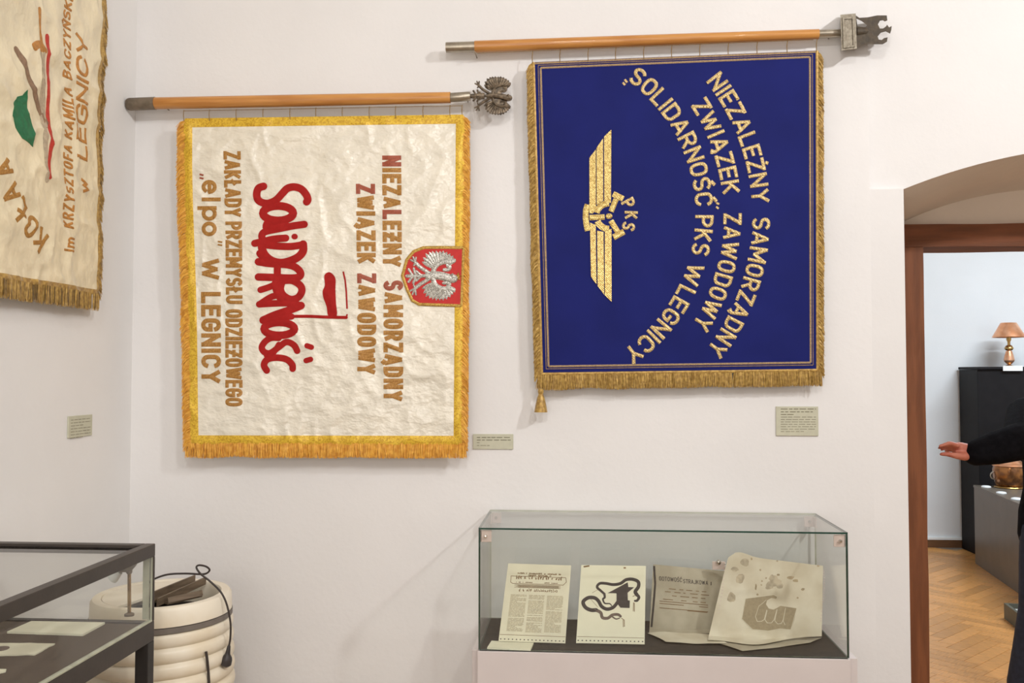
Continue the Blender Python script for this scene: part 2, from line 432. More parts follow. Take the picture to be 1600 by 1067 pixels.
GL['Ż'] = (.42, GL['Z'][1] + [[(.19, 1.2), (.23, 1.3)]])
GL['Ƶ'] = (.42, GL['Z'][1] + [[(.04, .5), (.38, .5)]])
GL['Ś'] = (.44, GL['S'][1] + [[(.18, 1.14), (.32, 1.3)]])
GL['Ć'] = (_W, GL['C'][1] + [[(.2, 1.14), (.34, 1.3)]])

def ribbon(pl, hw, step=4.0, rnd=False):
    """2-D polyline -> cross-sections (left, centre, right); hw half width; sub-divided to step"""
    pts = [pl[0]]
    for a, b in zip(pl, pl[1:]):
        L = math.hypot(b[0] - a[0], b[1] - a[1])
        if L < 1e-6: continue
        k = max(1, int(math.ceil(L / step)))
        for i in range(1, k + 1): pts.append((a[0] + (b[0] - a[0]) * i / k, a[1] + (b[1] - a[1]) * i / k))
    n = len(pts)
    closed = n > 3 and math.hypot(pts[0][0] - pts[-1][0], pts[0][1] - pts[-1][1]) < 1e-3
    dirs = []
    for a, b in zip(pts, pts[1:]):
        L = math.hypot(b[0] - a[0], b[1] - a[1]); dirs.append(((b[0] - a[0]) / L, (b[1] - a[1]) / L))
    sec = []
    for i in range(n):
        d1 = dirs[i - 1] if i > 0 else (dirs[-1] if closed else dirs[0])
        d2 = dirs[i] if i < n - 1 else (dirs[0] if closed else dirs[-1])
        nx, ny = -(d1[1] + d2[1]), d1[0] + d2[0]; L = math.hypot(nx, ny)
        if L < 1e-3: nx, ny, L = -d2[1], d2[0], 1
        nx /= L; ny /= L
        k = 1 / max(0.62, nx * -d2[1] + ny * d2[0])
        sec.append((pts[i], (nx * k, ny * k), hw))
    if rnd and not closed:
        p, nn, h = sec[0]; d = dirs[0]
        sec = [((p[0] - d[0] * h * q, p[1] - d[1] * h * q), nn, h * r) for q, r in ((.95, .3), (.7, .7), (.36, .93))] + sec
        p, nn, h = sec[-1]; d = dirs[-1]
        sec += [((p[0] + d[0] * h * q, p[1] + d[1] * h * q), nn, h * r) for q, r in ((.36, .93), (.7, .7), (.95, .3))]
    return [((p[0] + m[0] * h, p[1] + m[1] * h), p, (p[0] - m[0] * h, p[1] - m[1] * h)) for p, m, h in sec]

def stroke(mb, pl, hw, fn, base, dome, step=4.0, rnd=False):
    """raised, domed stroke laid on a surface: fn((px, py), off) -> point"""
    sec = ribbon(pl, hw, step, rnd); v = []; f = []
    for l, c, r in sec:
        ml = ((l[0] + c[0]) / 2, (l[1] + c[1]) / 2); mr = ((r[0] + c[0]) / 2, (r[1] + c[1]) / 2)
        v += [fn(l, 0.0002), fn(l, base), fn(ml, base + dome * .8), fn(c, base + dome), fn(mr, base + dome * .8), fn(r, base), fn(r, 0.0002)]
    n = len(sec)
    for i in range(n - 1):
        for k in range(6): f.append((i * 7 + k, i * 7 + k + 1, i * 7 + k + 8, i * 7 + k + 7))
    f.append(tuple(range(7))); f.append(tuple((n - 1) * 7 + k for k in range(6, -1, -1)))
    mb.add(v, f)

def text(s, length, height, hw, fn, base, dome, mats, parent, gap=.24, name='letter', step=4.0, joined=None):
    """letters of s set along 0..length, each its own part; fn((along, up), off) -> point"""
    n = len(s); H = height - 2 * hw; sp = gap * .42 * height
    kx = (length - n * 2 * hw - (n - 1) * sp) / sum(GL[ch][0] for ch in s)
    x0 = 0.0
    for i, ch in enumerate(s):
        mb = joined or MB()
        for pl in GL[ch][1]:
            q = [(x0 + hw + p[0] * kx, hw + p[1] * H) for p in pl]
            for a_, b_ in ((0, 1), (-1, -2)):                      # let open stroke ends run out to the letter's outline
                if math.hypot(q[0][0] - q[-1][0], q[0][1] - q[-1][1]) < 1e-6: break
                dx_, dy_ = q[a_][0] - q[b_][0], q[a_][1] - q[b_][1]; L_ = math.hypot(dx_, dy_) or 1
                e_ = hw * (.95 if min(abs(dx_), abs(dy_)) < .12 * L_ else .4) / L_
                q[a_] = (q[a_][0] + dx_ * e_, q[a_][1] + dy_ * e_)
            stroke(mb, q, hw, fn, base, dome, step)
        x0 += GL[ch][0] * kx + 2 * hw + sp
        if joined is None:
            m = mats[i] if isinstance(mats, dict) and i in mats else (mats['*'] if isinstance(mats, dict) else mats)
            mb.build(name, m, parent, smooth=True)

# ================================================================== THE ROOM
XL = PY(207, 500).x                       # the corner with the left wall
X_STEP = PY(1358, 200).x                  # where the wall steps back beside the doorway
X_JAMB = PY(1408, 300, 0.03).x            # left edge of the arched recess
Z_SPR = PY(1408, 297, 0.03).z             # springing of the arch
XR, CEIL, REAR = 4.6, 4.3, -5.6
SPAN = 1.68
RISE = 0.165
Y_REC, Y_FRAME, Y_BACK = 0.03, 0.60, 0.86
Y2, X2R, CEIL2 = 5.06, 7.6, 3.9
zt = CEIL

mb = MB(); mb.box(XL - .3, XR + .3, REAR - .3, Y_REC, -0.15, 0.0)
struct(mb.build('floor', 'floor_wood'), 'brown wooden floor of the exhibition room', 'floor')
mb = MB(); mb.box(XL - .3, XR + .3, REAR - .3, Y_BACK, CEIL, CEIL + .15)
struct(mb.build('ceiling', 'ceiling_paint'), 'white ceiling of the exhibition room', 'ceiling')
mb = MB(); mb.box(XL, X_STEP, 0, Y_BACK, 0, CEIL)
struct(mb.build('wall_back', 'plaster'), 'white plaster wall where the two banners hang', 'wall')
XBK = PY(1414, 500, Y_FRAME).x
mb = MB(); mb.extrude([(X_STEP, .004), (X_JAMB, .004), (XBK, Y_FRAME), (XBK, Y_BACK), (X_STEP, Y_BACK)], [], lambda p, d: Vector((p[0], p[1], d)), 0, Z_SPR)
struct(mb.build('wall_pier', 'plaster'), 'narrow white plaster pier left of the doorway', 'wall')
# wall above the doorway, with its segmental arch
half = SPAN / 2; Rr = (half * half + RISE * RISE) / (2 * RISE); xc = X_JAMB + half; zc = Z_SPR + RISE - Rr
a0 = math.asin(half / Rr)
arch = [(xc + Rr * math.sin(a), zc + Rr * math.cos(a)) for a in [-a0 + 2 * a0 * i / 28 for i in range(29)]]
PB0, PB1 = PY(1416, 345, Y_FRAME), PY(1600, 296, Y_FRAME)        # the arch at the door frame is narrower: the recess is splayed
lo_, hi_ = (xc - PB0.x) * 1.001, 30.0
for _ in range(60):
    Rb = (lo_ + hi_) / 2; zcb = PB0.z - math.sqrt(Rb * Rb - (PB0.x - xc) ** 2)
    if zcb + math.sqrt(Rb * Rb - (PB1.x - xc) ** 2) > PB1.z: lo_ = Rb
    else: hi_ = Rb
ab = math.asin((xc - PB0.x) / Rb)
arch_b = [(xc + Rb * math.sin(a), zcb + Rb * math.cos(a)) for a in [-ab + 2 * ab * i / 28 for i in range(29)]]
to_back = dict(zip(arch, arch_b))
outer = [(X_STEP, CEIL), (X_STEP, Z_SPR)] + arch + [(XR, Z_SPR), (XR, CEIL)]
mb = MB(); mb.extrude(outer, [], lambda p, d: Vector((p[0], d, p[1])) if d < .1 else Vector((to_back.get(p, p)[0], d, to_back.get(p, p)[1])), Y_REC, Y_FRAME + .03)
for i_, f_ in enumerate(mb.f):                       # underside of the arch: same plaster, its shade put into the colour
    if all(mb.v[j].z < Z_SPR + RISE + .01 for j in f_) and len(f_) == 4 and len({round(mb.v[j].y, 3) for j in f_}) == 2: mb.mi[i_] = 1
struct(mb.build('wall_lintel', ['plaster', 'plaster_shaded']), 'white plaster wall above the arched doorway', 'wall')
X_DR = X_JAMB + SPAN
mb = MB(); mb.box(X_DR, XR, Y_REC, Y_BACK, 0, Z_SPR)
struct(mb.build('wall_pier_far', 'plaster'), 'white plaster wall right of the doorway', 'wall')
Z_HEAD = PY(1412, 351, Y_FRAME).z          # top of the timber frame
Z_OPEN = PY(1443, 386, Y_FRAME).z          # underside of its head
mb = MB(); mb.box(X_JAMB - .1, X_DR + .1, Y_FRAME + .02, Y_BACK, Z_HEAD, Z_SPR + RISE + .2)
struct(mb.build('wall_tympanum', 'plaster_shaded'), 'plaster field between door frame and arch', 'wall')
mb = MB(); mb.box(XL - .3, XL, REAR - .3, Y_BACK, 0, CEIL)
struct(mb.build('wall_left', 'plaster_side'), 'white plaster side wall at the left', 'wall')
mb = MB(); mb.box(XR, XR + .3, REAR - .3, Y_BACK, 0, CEIL)
struct(mb.build('wall_right', 'plaster_side'), 'white plaster side wall at the right, out of view', 'wall')
mb = MB(); mb.box(XL - .3, XR + .3, REAR - .3, REAR, 0, CEIL)
struct(mb.build('wall_rear', 'plaster_side'), 'white plaster wall behind the viewer', 'wall')

# timber door frame
XI = PY(1444, 500, Y_FRAME).x
door = thing('door_frame', 'old brown timber door frame set in the arched opening', 'door frame', (xc, Y_FRAME + .12, 0)); door['kind'] = 'structure'
def rough_beam(name, x0, x1, y0, y1, z0, z1, mat, axis, seed):
    n = 26; rnd = random.Random(seed); v = []; f = []
    for i in range(n + 1):
        t = i / n
        j = lambda k: 0.004 * noise.noise(Vector((t * 7, k * 3.1, seed)))
        if axis == 'z':
            z = z0 + (z1 - z0) * t
            v += [(x0 + j(1), y0 + j(2), z), (x1 + j(3), y0 + j(4), z), (x1 + j(5), y1 + j(6), z), (x0 + j(7), y1, z)]
        else:
            x = x0 + (x1 - x0) * t
            v += [(x, y0 + j(1), z0 + j(2)), (x, y0 + j(3), z1 + j(4)), (x, y1, z1 + j(5)), (x, y1, z0 + j(6))]
    for i in range(n):
        for k in range(4): f.append((i * 4 + k, i * 4 + (k + 1) % 4, i * 4 + 4 + (k + 1) % 4, i * 4 + 4 + k))
    f += [(3, 2, 1, 0), tuple(n * 4 + k for k in range(4))]
    b = MB(); b.add(v, f); return b.build(name, mat, door)
rough_beam('jamb_post', XI - .15, XI, Y_FRAME, Y_FRAME + .2, 0, Z_OPEN + .02, 'timber', 'z', 1)
rough_beam('jamb_post', X_DR - .08, X_DR + .06, Y_FRAME, Y_FRAME + .2, 0, Z_OPEN + .02, 'timber', 'z', 2)
rough_beam('head_beam', XI - .15, X_DR + .06, Y_FRAME - .006, Y_FRAME + .2, Z_OPEN, Z_HEAD, 'timber_flat', 'x', 3)

# the adjoining room
X2L = 0.4
mb = MB(); mb.box(X2L, X2R, Y_REC, Y2 + .2, -0.15, -0.014)
floor2 = struct(mb.build('floor_adjoining', 'floor_wood'), 'light brown herringbone parquet of the adjoining room', 'floor')
mb = MB(); mb.box(X2L, X2R, Y2, Y2 + .2, -.014, CEIL2)
struct(mb.build('wall_far', 'plaster_cool'), 'pale cool-white far wall of the adjoining room', 'wall')
mb = MB(); mb.box(X2L - .2, X2L, Y_BACK, Y2 + .2, -.014, CEIL2)
struct(mb.build('wall_adjoining_left', 'plaster_cool'), 'white left wall of the adjoining room, out of view', 'wall')
mb = MB(); mb.box(X2R, X2R + .2, Y_BACK, Y2 + .2, -.014, CEIL2)
struct(mb.build('wall_adjoining_right', 'plaster_cool'), 'white right wall of the adjoining room, out of view', 'wall')
mb = MB(); mb.box(X2L - .2, X2R + .2, Y_BACK, Y2 + .2, CEIL2, CEIL2 + .2)
struct(mb.build('ceiling_adjoining', 'ceiling_paint'), 'white ceiling of the adjoining room', 'ceiling')
mb = MB(); mb.box(XR, X2R + .2, Y_BACK - .2, Y_BACK, -.014, CEIL2)
struct(mb.build('wall_adjoining_near', 'plaster_cool'), 'white near wall of the adjoining room, out of view', 'wall')
zb = PY(1490, 843, Y2).z
mb = MB(); mb.box(X2L, X2R, Y2 - .018, Y2, 0, zb); mb.box(X2L, X2R, Y2 - .022, Y2, zb, zb + .022, 1)
struct(mb.build('baseboard_far', ['skirting', 'white_enamel']), 'brown skirting board with white top strip on far wall', 'baseboard')

# herringbone blocks
PW, PK = 0.085, 5; PL = PW * PK
def plank_mesh(L, W, g=0.0015):
    bm = bmesh.new(); bmesh.ops.create_cube(bm, size=1)
    for v in bm.verts: v.co = Vector((v.co.x * (W - g), v.co.y * (L - g), v.co.z * .013))
    bmesh.ops.bevel(bm, geom=[e for e in bm.edges if all(v.co.z > 0 for v in e.verts)], offset=.0012, segments=1, affect='EDGES')
    me = bpy.data.meshes.new('parquet_block'); bm.to_mesh(me); bm.free(); me.materials.append(MATS['parquet']); return me
pme = plank_mesh(PL, PW)
rest = MB(); cnt = 0
rot = R(45)
cells = []
for ix in range(-90, 120):
    for iy in range(-90, 120):
        d = (ix - iy) % (2 * PK)
        if d == 0: cxy, ang = ((ix + PK / 2) * PW, (iy + .5) * PW), rot - math.pi / 2
        elif d == 2 * PK - 1: cxy, ang = ((ix + .5) * PW, (iy + PK / 2) * PW), rot
        else: continue
        x = 3.4 + cxy[0] * math.cos(rot) - cxy[1] * math.sin(rot); y = 2.5 + cxy[0] * math.sin(rot) + cxy[1] * math.cos(rot)
        if not (X2L + .1 < x < X2R - .1 and Y_REC + .12 < y < Y2 - .02) or (y < Y_BACK + .2 and not X_JAMB - .1 < x < X_DR + .1): continue
        c = Vector((x, y, 0)) - C0; dd = c.dot(CF); px = 800 + F * c.dot(CR) / dd; py = 533.5 - F * c.dot(CU) / dd
        cells.append((x, y, ang, 1440 < px < 1640 and 850 < py < 1110))
for x, y, ang, vis in cells:
    if vis and cnt < 295:
        o = bpy.data.objects.new('parquet_block', pme); COL.objects.link(o); o.parent = floor2
        o.location = Vector((x, y, -.0068)) - WO[floor2.name]; o.rotation_euler.z = ang; cnt += 1
    else:
        q = Matrix.Rotation(ang, 3, 'Z'); c = Vector((x, y, -.0003)); w, l = PW / 2 - .0008, PL / 2 - .0008
        lo = Vector((0, 0, -.013))
        t4 = [c + q @ Vector((a * w, b * l, 0)) for a, b in ((-1, -1), (1, -1), (1, 1), (-1, 1))]
        rest.add(t4 + [p + lo for p in t4], [(0, 1, 2, 3), (0, 4, 5, 1), (1, 5, 6, 2), (2, 6, 7, 3), (3, 7, 4, 0)])
ro = rest.build('parquet_field', 'parquet', floor2, fix=False); ro['kind'] = 'stuff'

# ceiling lamps (above the frame); the side and fill spots are added
def ceiling_spot(pos, aim, watts, rad, col, label, spread=180.0):
    pos, aim = Vector(pos), Vector(aim); d = (aim - pos).normalized()
    t = thing('track_spotlight', label, 'spotlight', (pos.x, pos.y, CEIL), 'spotlights under the ceiling')
    m = MB(); m.lathe([(0.0, -.2), (rad * .7, -.2), (rad * 1.12, -.12), (rad * 1.12, -.004), (rad * 1.06, -.004), (rad * 1.06, -.015), (0.0, -.015)], pos, 28, d); m.build('housing', 'housing_white', t, True)
    back = pos - d * .17
    m = MB(); m.tube([back, (back.x, back.y, CEIL - .02)], .012, 10); m.tube([(back.x, back.y, CEIL - .03), (back.x, back.y, CEIL)], .05, 16); m.build('stem', 'housing_white', t, True)
    m = MB(); m.lathe([(0, -.012), (rad * 1.03, -.012), (rad * 1.03, -.009), (0, -.009)], pos, 24, d); m.build('lamp_lens', 'lamp_face', t)
    l = bpy.data.lights.new('spot_light', 'AREA'); l.shape = 'DISK'; l.size = rad * 2; l.energy = watts; l.color = col; l.spread = R(spread)
    lo = bpy.data.objects.new('spot_light', l); COL.objects.link(lo); lo.parent = t
    lo.location = pos + d * .003 - Vector((pos.x, pos.y, CEIL)); lo.rotation_euler = d.to_track_quat('-Z', 'Y').to_euler()
WARM = (1.0, 0.992, 0.985)
ceiling_spot((2.7, -2.6, 3.75), (0.8, 0.2, 1.7), KEY_W, .11, WARM, 'white ceiling spotlight aimed at the blue banner')
ceiling_spot((1.3, -3.6, 3.8), (-1.75, -0.7, 1.1), SIDE_W, .12, WARM, 'added white ceiling spotlight brightening the left wall', 90.0)  # added lamp to lift the dark left corner
ceiling_spot((0.0, -4.3, 3.85), (-0.5, -1.2, 0.6), FILL_W, .2, WARM, 'added white ceiling fill light behind the viewer')  # added lamp for general fill
t = thing('fill_window', 'added window-shaped fill light on the wall behind the viewer, out of view', 'window', (-.6, REAR + .05, .9)); t['kind'] = 'structure'  # window added to even out the wall light; no opening behind it
for nm, bx_ in (('frame_side', (-1.80, -1.72, .9, 2.9)), ('frame_side', (.52, .60, .9, 2.9)), ('frame_head', (-1.72, .52, 2.82, 2.9)), ('frame_sill', (-1.72, .52, .9, .98)), ('mullion', (-.63, -.57, .98, 2.82)), ('transom', (-1.72, .52, 2.1, 2.15))):
    m = MB(); m.bbox(bx_[0], bx_[1], REAR + .001, REAR + (.06 if nm != 'transom' else .05), bx_[2], bx_[3], .004); m.build(nm, 'housing_white', t)
for x0_, x1_ in ((-1.72, -.63), (-.57, .52)):
    for z0_, z1_ in ((.98, 2.1), (2.15, 2.82)):
        m = MB(); m.box(x0_, x1_, REAR + .012, REAR + .018, z0_, z1_); m.build('pane', 'window_glow', t)
l = bpy.data.lights.new('window_fill_light', 'AREA'); l.shape = 'RECTANGLE'; l.size = 2.2; l.size_y = 1.8; l.energy = WINDOW_FILL_W; l.color = (1.0, .97, .94)  # area light carrying the added window's fill
lo = bpy.data.objects.new('window_fill_light', l); COL.objects.link(lo); lo.parent = t; lo.location = (0, .03, 1.0); lo.rotation_euler = (math.pi / 2, 0, 0)
t = thing('ceiling_panel_lamp', 'long white panel lamp on the ceiling of the adjoining room', 'ceiling lamp', (4.2, 2.5, CEIL2))
m = MB(); m.bbox(3.0, 5.4, 2.35, 2.65, CEIL2 - .06, CEIL2, .008); m.build('housing', 'housing_white', t)
m = MB(); m.box(3.03, 5.37, 2.38, 2.62, CEIL2 - .064, CEIL2 - .0605); m.build('diffuser', 'lamp_face_cool', t)
l = bpy.data.lights.new('panel_light', 'AREA'); l.shape = 'RECTANGLE'; l.size = 2.3; l.size_y = .24; l.energy = NEXT_W; l.color = (.78, .89, 1.0)
lo = bpy.data.objects.new('panel_light', l); COL.objects.link(lo); lo.parent = t; lo.location = (0, 0, -.066)

# ================================================================== BANNERS
def smooth(a, b, x):
    t = max(0.0, min(1.0, (x - a) / (b - a))); return t * t * (3 - 2 * t)
def bilin(q, u, v):
    (a, b, c, d) = q                                   # TL, TR, BR, BL
    return (a[0] * (1 - u) * (1 - v) + b[0] * u * (1 - v) + c[0] * u * v + d[0] * (1 - u) * v,
            a[1] * (1 - u) * (1 - v) + b[1] * u * (1 - v) + c[1] * u * v + d[1] * (1 - u) * v)
def nz3(x, z, s, k): return noise.noise(Vector((x * s, z * s, k)))

def strand(v, f, base, path, w, side):
    n = len(v); s = side * w / 2; m = len(path)
    for i, p in enumerate(path):
        k = 1.0 if i < m - 1 else 0.45
        v.append(base + p - s * k); v.append(base + p + s * k)
    for i in range(m - 1): f.append((n + 2 * i, n + 2 * i + 1, n + 2 * i + 3, n + 2 * i + 2))
def fringe(name, fn, pts, out, length, count, mat, parent, droop, w=.0032, skip=None, ysp=.007, rnd=None, normal=Vector((0, -1, 0))):
    """threads hanging from the edge polyline pts (px); out = unit vector along the cloth, droop 0..1"""
    rnd = rnd or random.Random(3); v = []; f = []; down = Vector((0, 0, -1))
    tot = len(pts) - 1
    for i in range(count):
        t = (i + rnd.random()) / count * tot; k = min(int(t), tot - 1); a, b = pts[k], pts[k + 1]; t -= k
        px = (a[0] + (b[0] - a[0]) * t, a[1] + (b[1] - a[1]) * t)
        if skip and skip(px): continue
        base = fn(px, -0.002) + normal * rnd.uniform(-ysp * .6, ysp * .6)
        wave = 1 + .12 * noise.noise(Vector((i / count * 9, 0, len(name)))) + rnd.uniform(-.09, .05)
        L = length * wave
        d = (out * (1 - droop) + down * droop).normalized()
        d = (d + out * rnd.gauss(0, .05) + Vector((0, 0, 0))).normalized()
        jit = out.cross(normal) * rnd.gauss(0, .06)
        p1 = (d + jit) * L * .45 + normal * rnd.uniform(-.002, .004)
        p2 = p1 + (d * .55 + down * .45 * (1 if droop < .9 else .3) + jit).normalized() * L * .55 + normal * rnd.uniform(-.003, .003)
        tw = rnd.uniform(-.7, .7); sd = (d.cross(normal) * math.cos(tw) + normal * math.sin(tw)).normalized()
        strand(v, f, base, [Vector((0, 0, 0)), p1, p2], w, sd)
    o = raw(name, v, f, mat, parent); o['kind'] = 'stuff'
    return o

def pole(name, label, pts, mats, names, parts=None):
    """turned pole from sections [(centre, radius), ...] per part"""
    t = thing(name, label, 'flag pole', pts[0][0][0], 'banner poles')
    for sec, m, nm in zip(pts, mats, names):
        b = MB(); b.tube([s[0] for s in sec], [s[1] for s in sec], 20); b.build(nm, m, t, smooth=True)
    return t

def eagle(mb, fn, dome, feather_w=1.0):
    """spread eagle; fn((ex, ey), off), ex to the head, drawn on a 1067 square as on the shield"""
    def leaf(a, b, w, hgt):
        ax, ay = a; bx, by = b; L = math.hypot(bx - ax, by - ay); dx, dy = (bx - ax) / L, (by - ay) / L
        sec = [(0, .5), (.25, .95), (.55, 1), (.8, .75), (1, .08)]; v = []
        for q, r in sec:
            c = (ax + dx * L * q, ay + dy * L * q); o = (-dy * w * r, dx * w * r)
            v += [fn((c[0] + o[0], c[1] + o[1]), .0002), fn(c, hgt * (1 - .35 * q)), fn((c[0] - o[0], c[1] - o[1]), .0002), fn(c, 0.0)]
        f = []
        for i in range(len(sec) - 1):
            for k in range(4): f.append((i * 4 + k, i * 4 + (k + 1) % 4, i * 4 + 4 + (k + 1) % 4, i * 4 + 4 + k))
        f += [(0, 1, 2, 3), (16, 17, 18, 19)]
        mb.add(v, f)
    fw = 30 * feather_w
    tips_u = [(350, 345), (362, 285), (398, 228), (448, 205), (492, 196), (545, 192), (600, 196), (645, 192), (695, 208), (742, 232), (785, 262), (820, 305)]
    roots_u = [(520, 430), (520, 415), (530, 400), (545, 385), (560, 372), (580, 362), (602, 355), (628, 350), (652, 352), (676, 360), (696, 372), (706, 395)]
    tips_l = [(350, 722), (368, 785), (400, 832), (450, 858), (494, 874), (545, 884), (598, 884), (645, 884), (695, 870), (742, 842), (782, 802), (810, 768)]
    roots_l = [(520, 645), (520, 660), (530, 675), (545, 690), (560, 703), (580, 713), (602, 720), (628, 724), (652, 722), (676, 714), (696, 702), (706, 680)]
    for a, b in zip(roots_u, tips_u): leaf(a, b, fw, dome)
    for a, b in zip(roots_l, tips_l): leaf(a, b, fw, dome)
    st = lambda pl, hw, h=dome: stroke(mb, pl, hw, fn, .0006, h, 22.0, True)
    st(catmull2([(500, 520), (520, 440), (570, 380), (650, 350), (730, 350), (790, 330)]), 34, dome * 1.25)     # wing bones
    st(catmull2([(500, 560), (520, 640), (570, 695), (650, 722), (730, 715), (785, 735)]), 34, dome * 1.25)
    st(catmull2([(706, 395), (735, 420), (712, 455), (660, 458)]), 26)
    st(catmull2([(706, 680), (735, 660), (712, 640), (650, 642)]), 22)
    st(catmull2([(440, 540), (520, 535), (600, 540), (680, 560), (760, 582), (790, 578)]), 58, dome * 1.9)        # body, neck
    st([(790, 560), (800, 590)], 34, dome * 1.9); st([(800, 545), (775, 520), (748, 535)], 14, dome * 1.2)         # head, beak
    st(catmull2([(450, 505), (390, 465), (330, 425), (262, 362)]), 26, dome * 1.2); st(catmull2([(450, 580), (390, 620), (330, 655), (258, 710)]), 26, dome * 1.2)
    for a in ((196, 322), (226, 284), (266, 288), (238, 395)): st([(256, 356), a], 14)
    for a in ((186, 752), (218, 798), (266, 800), (236, 672)): st([(252, 716), a], 14)
    st([(470, 542), (330, 542), (140, 545)], 24)
    for a, b in (((330, 530), (272, 478)), ((330, 552), (272, 606)), ((260, 530), (236, 440)), ((260, 552), (230, 640)), ((220, 535), (165, 452)), ((220, 550), (165, 625))): st([a, b], 18)

# ---------------------------------------------------------------- cream banner on the wall
YW = -0.068
shield_c = PY(672, 432, YW)
def dispW(x, z):
    m = 1 - .92 * smooth(.24, .13, math.hypot((x - shield_c.x) * .9, z - shield_c.z))
    e = noise.noise(Vector((x * 4, z * 2.2, 4))) * .3
    a = .0065 * nz3(x, z, 3.1, 1.3) + .0050 * nz3(x + e, z * .8, 9, 5.1)
    b = 1 - abs(noise.noise(Vector((x * 12 + e * 5, z * 8, 9.4)))) * 2
    c = 1 - abs(noise.noise(Vector((x * 22, z * 26, 2.2)))) * 2
    return m * (a - .0058 * max(0, b) ** 2 - .0011 * max(0, c) ** 2)
def WF(p, off=0.0):
    q = PY(p[0], p[1], YW); return PY(p[0], p[1], YW + dispW(q.x, q.z) - off)
QW = [(289, 187), (724, 181), (720, 693), (299, 692)]
def edgeW(v): return 4 * math.sin(v * math.pi * 2.2) * (1 - v) * .6          # slight waviness of the left edge
def SW(u, v, off=0.0):
    px, py = bilin(QW, u, v); return WF((px - edgeW(v) * (1 - u), py), off)
white = thing('union_banner', 'cream satin banner with red brushed lettering and orange fringe on the wall', 'banner', PY(505, 440, YW))
v, f = grid_solid(SW, 150, 170, .002); b = MB(); b.add(v, f); wcloth = b.build('cloth', 'satin', white, smooth=True)
def trim(name, parent, S, u0, u1, v0, v1, nu, nv, mat, th=.003):
    v, f = grid_solid(lambda a, c: S(u0 + (u1 - u0) * a, v0 + (v1 - v0) * c, .0008 + .0022 * math.sin(math.pi * (a if nu < nv else c)) ** .5), nu, nv, .0015)
    b = MB(); b.add(v, f); return b.build(name, mat, parent, smooth=True)
du, dv = 11.5 / 430, 12 / 508
trim('gold_braid_edge', white, SW, -.004, du, 0, 1, 4, 170, 'gold_braid')
trim('gold_braid_edge', white, SW, 1 - du, 1.004, 0, 1, 4, 170, 'gold_braid')
trim('gold_braid_edge', white, SW, 0, 1, -.004, dv, 150, 4, 'gold_braid')
trim('gold_braid_edge', white, SW, 0, 1, 1 - dv, 1.004, 150, 4, 'gold_braid')
rr = random.Random(11)
fringe('side_fringe', WF, [(290 - edgeW(i / 20), 190 + (693 - 190) * i / 20) if 0 else (bilin(QW, 0, i / 20)[0] - edgeW(i / 20) + 1.5, bilin(QW, 0, i / 20)[1]) for i in range(21)], Vector((-1, 0, 0)), .052, 1700, 'fringe_orange', white, .36, rnd=rr)
fringe('side_fringe', WF, [(bilin(QW, 1, i / 20)[0] - 1.5, bilin(QW, 1, i / 20)[1]) for i in range(21)], Vector((1, 0, 0)), .046, 1700, 'fringe_orange', white, .38, rnd=rr)
fringe('bottom_fringe', WF, [(bilin(QW, i / 20, 1)[0] + (-9 if i == 0 else 8 if i == 20 else 0), bilin(QW, i / 20, 1)[1] - 1) for i in range(21)], Vector((0, 0, -1)), .058, 2600, 'fringe_orange', white, 1.0, rnd=rr)
# red lettering in brush strokes, traced as drawn strokes
def A(x, y): return (380 + x / 6.28, 270 + y / 6.28)
def B(x, y): return (380 + x / 5.928, 420 + y / 5.928)
def oval(cx, cy, rx, ry, tr): return [tr(cx + rx * math.cos(a), cy + ry * math.sin(a)) for a in [2 * math.pi * i / 24 for i in range(25)]]
LOGO = [
 ([A(200, 132), A(150, 152), A(132, 215), A(155, 275), A(235, 300), A(320, 268), A(390, 195), A(435, 152), A(500, 138), A(570, 160), A(618, 215), A(634, 262), A(622, 285)], 5.9),
 ('o', oval(342, 396, 148, 72, A), 6.2),
 ([A(600, 505), A(480, 522), A(350, 548), A(215, 578), A(182, 620), A(200, 672)], 5.6),
 ([A(418, 640), A(300, 650), A(210, 670), A(112, 692)], 5.6),
 ([A(300, 480), A(240, 500), A(250, 545), A(420, 520)], 6.6),
 ([A(586, 705), A(470, 722), A(330, 718), A(200, 705)], 5.6),
 ([A(588, 700), A(584, 775), A(520, 838), A(400, 880), A(300, 870), A(225, 820), A(188, 755), A(182, 690)], 6.3),
 ([A(165, 790), A(230, 860), A(300, 890)], 6.0),
 ([A(148, 872), A(260, 890), A(420, 900), A(510, 925), A(562, 978), A(548, 1020), A(470, 1032), A(300, 1026), A(148, 1022)], 5.8),
 ([A(335, 900), A(335, 1030)], 5.6),
 ([B(160, 195), B(250, 165), B(360, 115)], 5.0),
 ([B(360, 110), B(450, 108), B(525, 150), B(543, 205), B(508, 265), B(440, 282), B(372, 245), B(345, 185), B(360, 120)], 5.7),
 ([B(365, 250), B(270, 255), B(150, 328)], 5.0),
 ([B(300, 130), B(310, 200), B(350, 280)], 6.0),
 ([B(148, 328), B(250, 322), B(400, 318), B(530, 335)], 5.2),
 ([B(535, 340), B(420, 385), B(290, 430), B(185, 476)], 6.2),
 ([B(190, 478), B(330, 455), B(450, 442)], 4.8),
 ('o', oval(334, 556, 140, 60, B), 6.0),
 ([B(500, 760), B(468, 705), B(400, 678), B(330, 725), B(250, 780), B(195, 770), B(172, 725), B(205, 672), B(260, 640), B(330, 640)], 5.0),
 ([B(330, 700), B(270, 790), B(215, 800)], 4.4),
 ([B(218, 942), B(192, 890), B(225, 838), B(310, 822), B(400, 838), B(452, 885), B(458, 925)], 5.2),
 ([B(470, 440), B(620, 440), B(760, 446), B(955, 450)], 2.4),
 ([B(955, 450), B(962, 425)], 1.2),
]
WR = lambda p, off: WF(p, off)
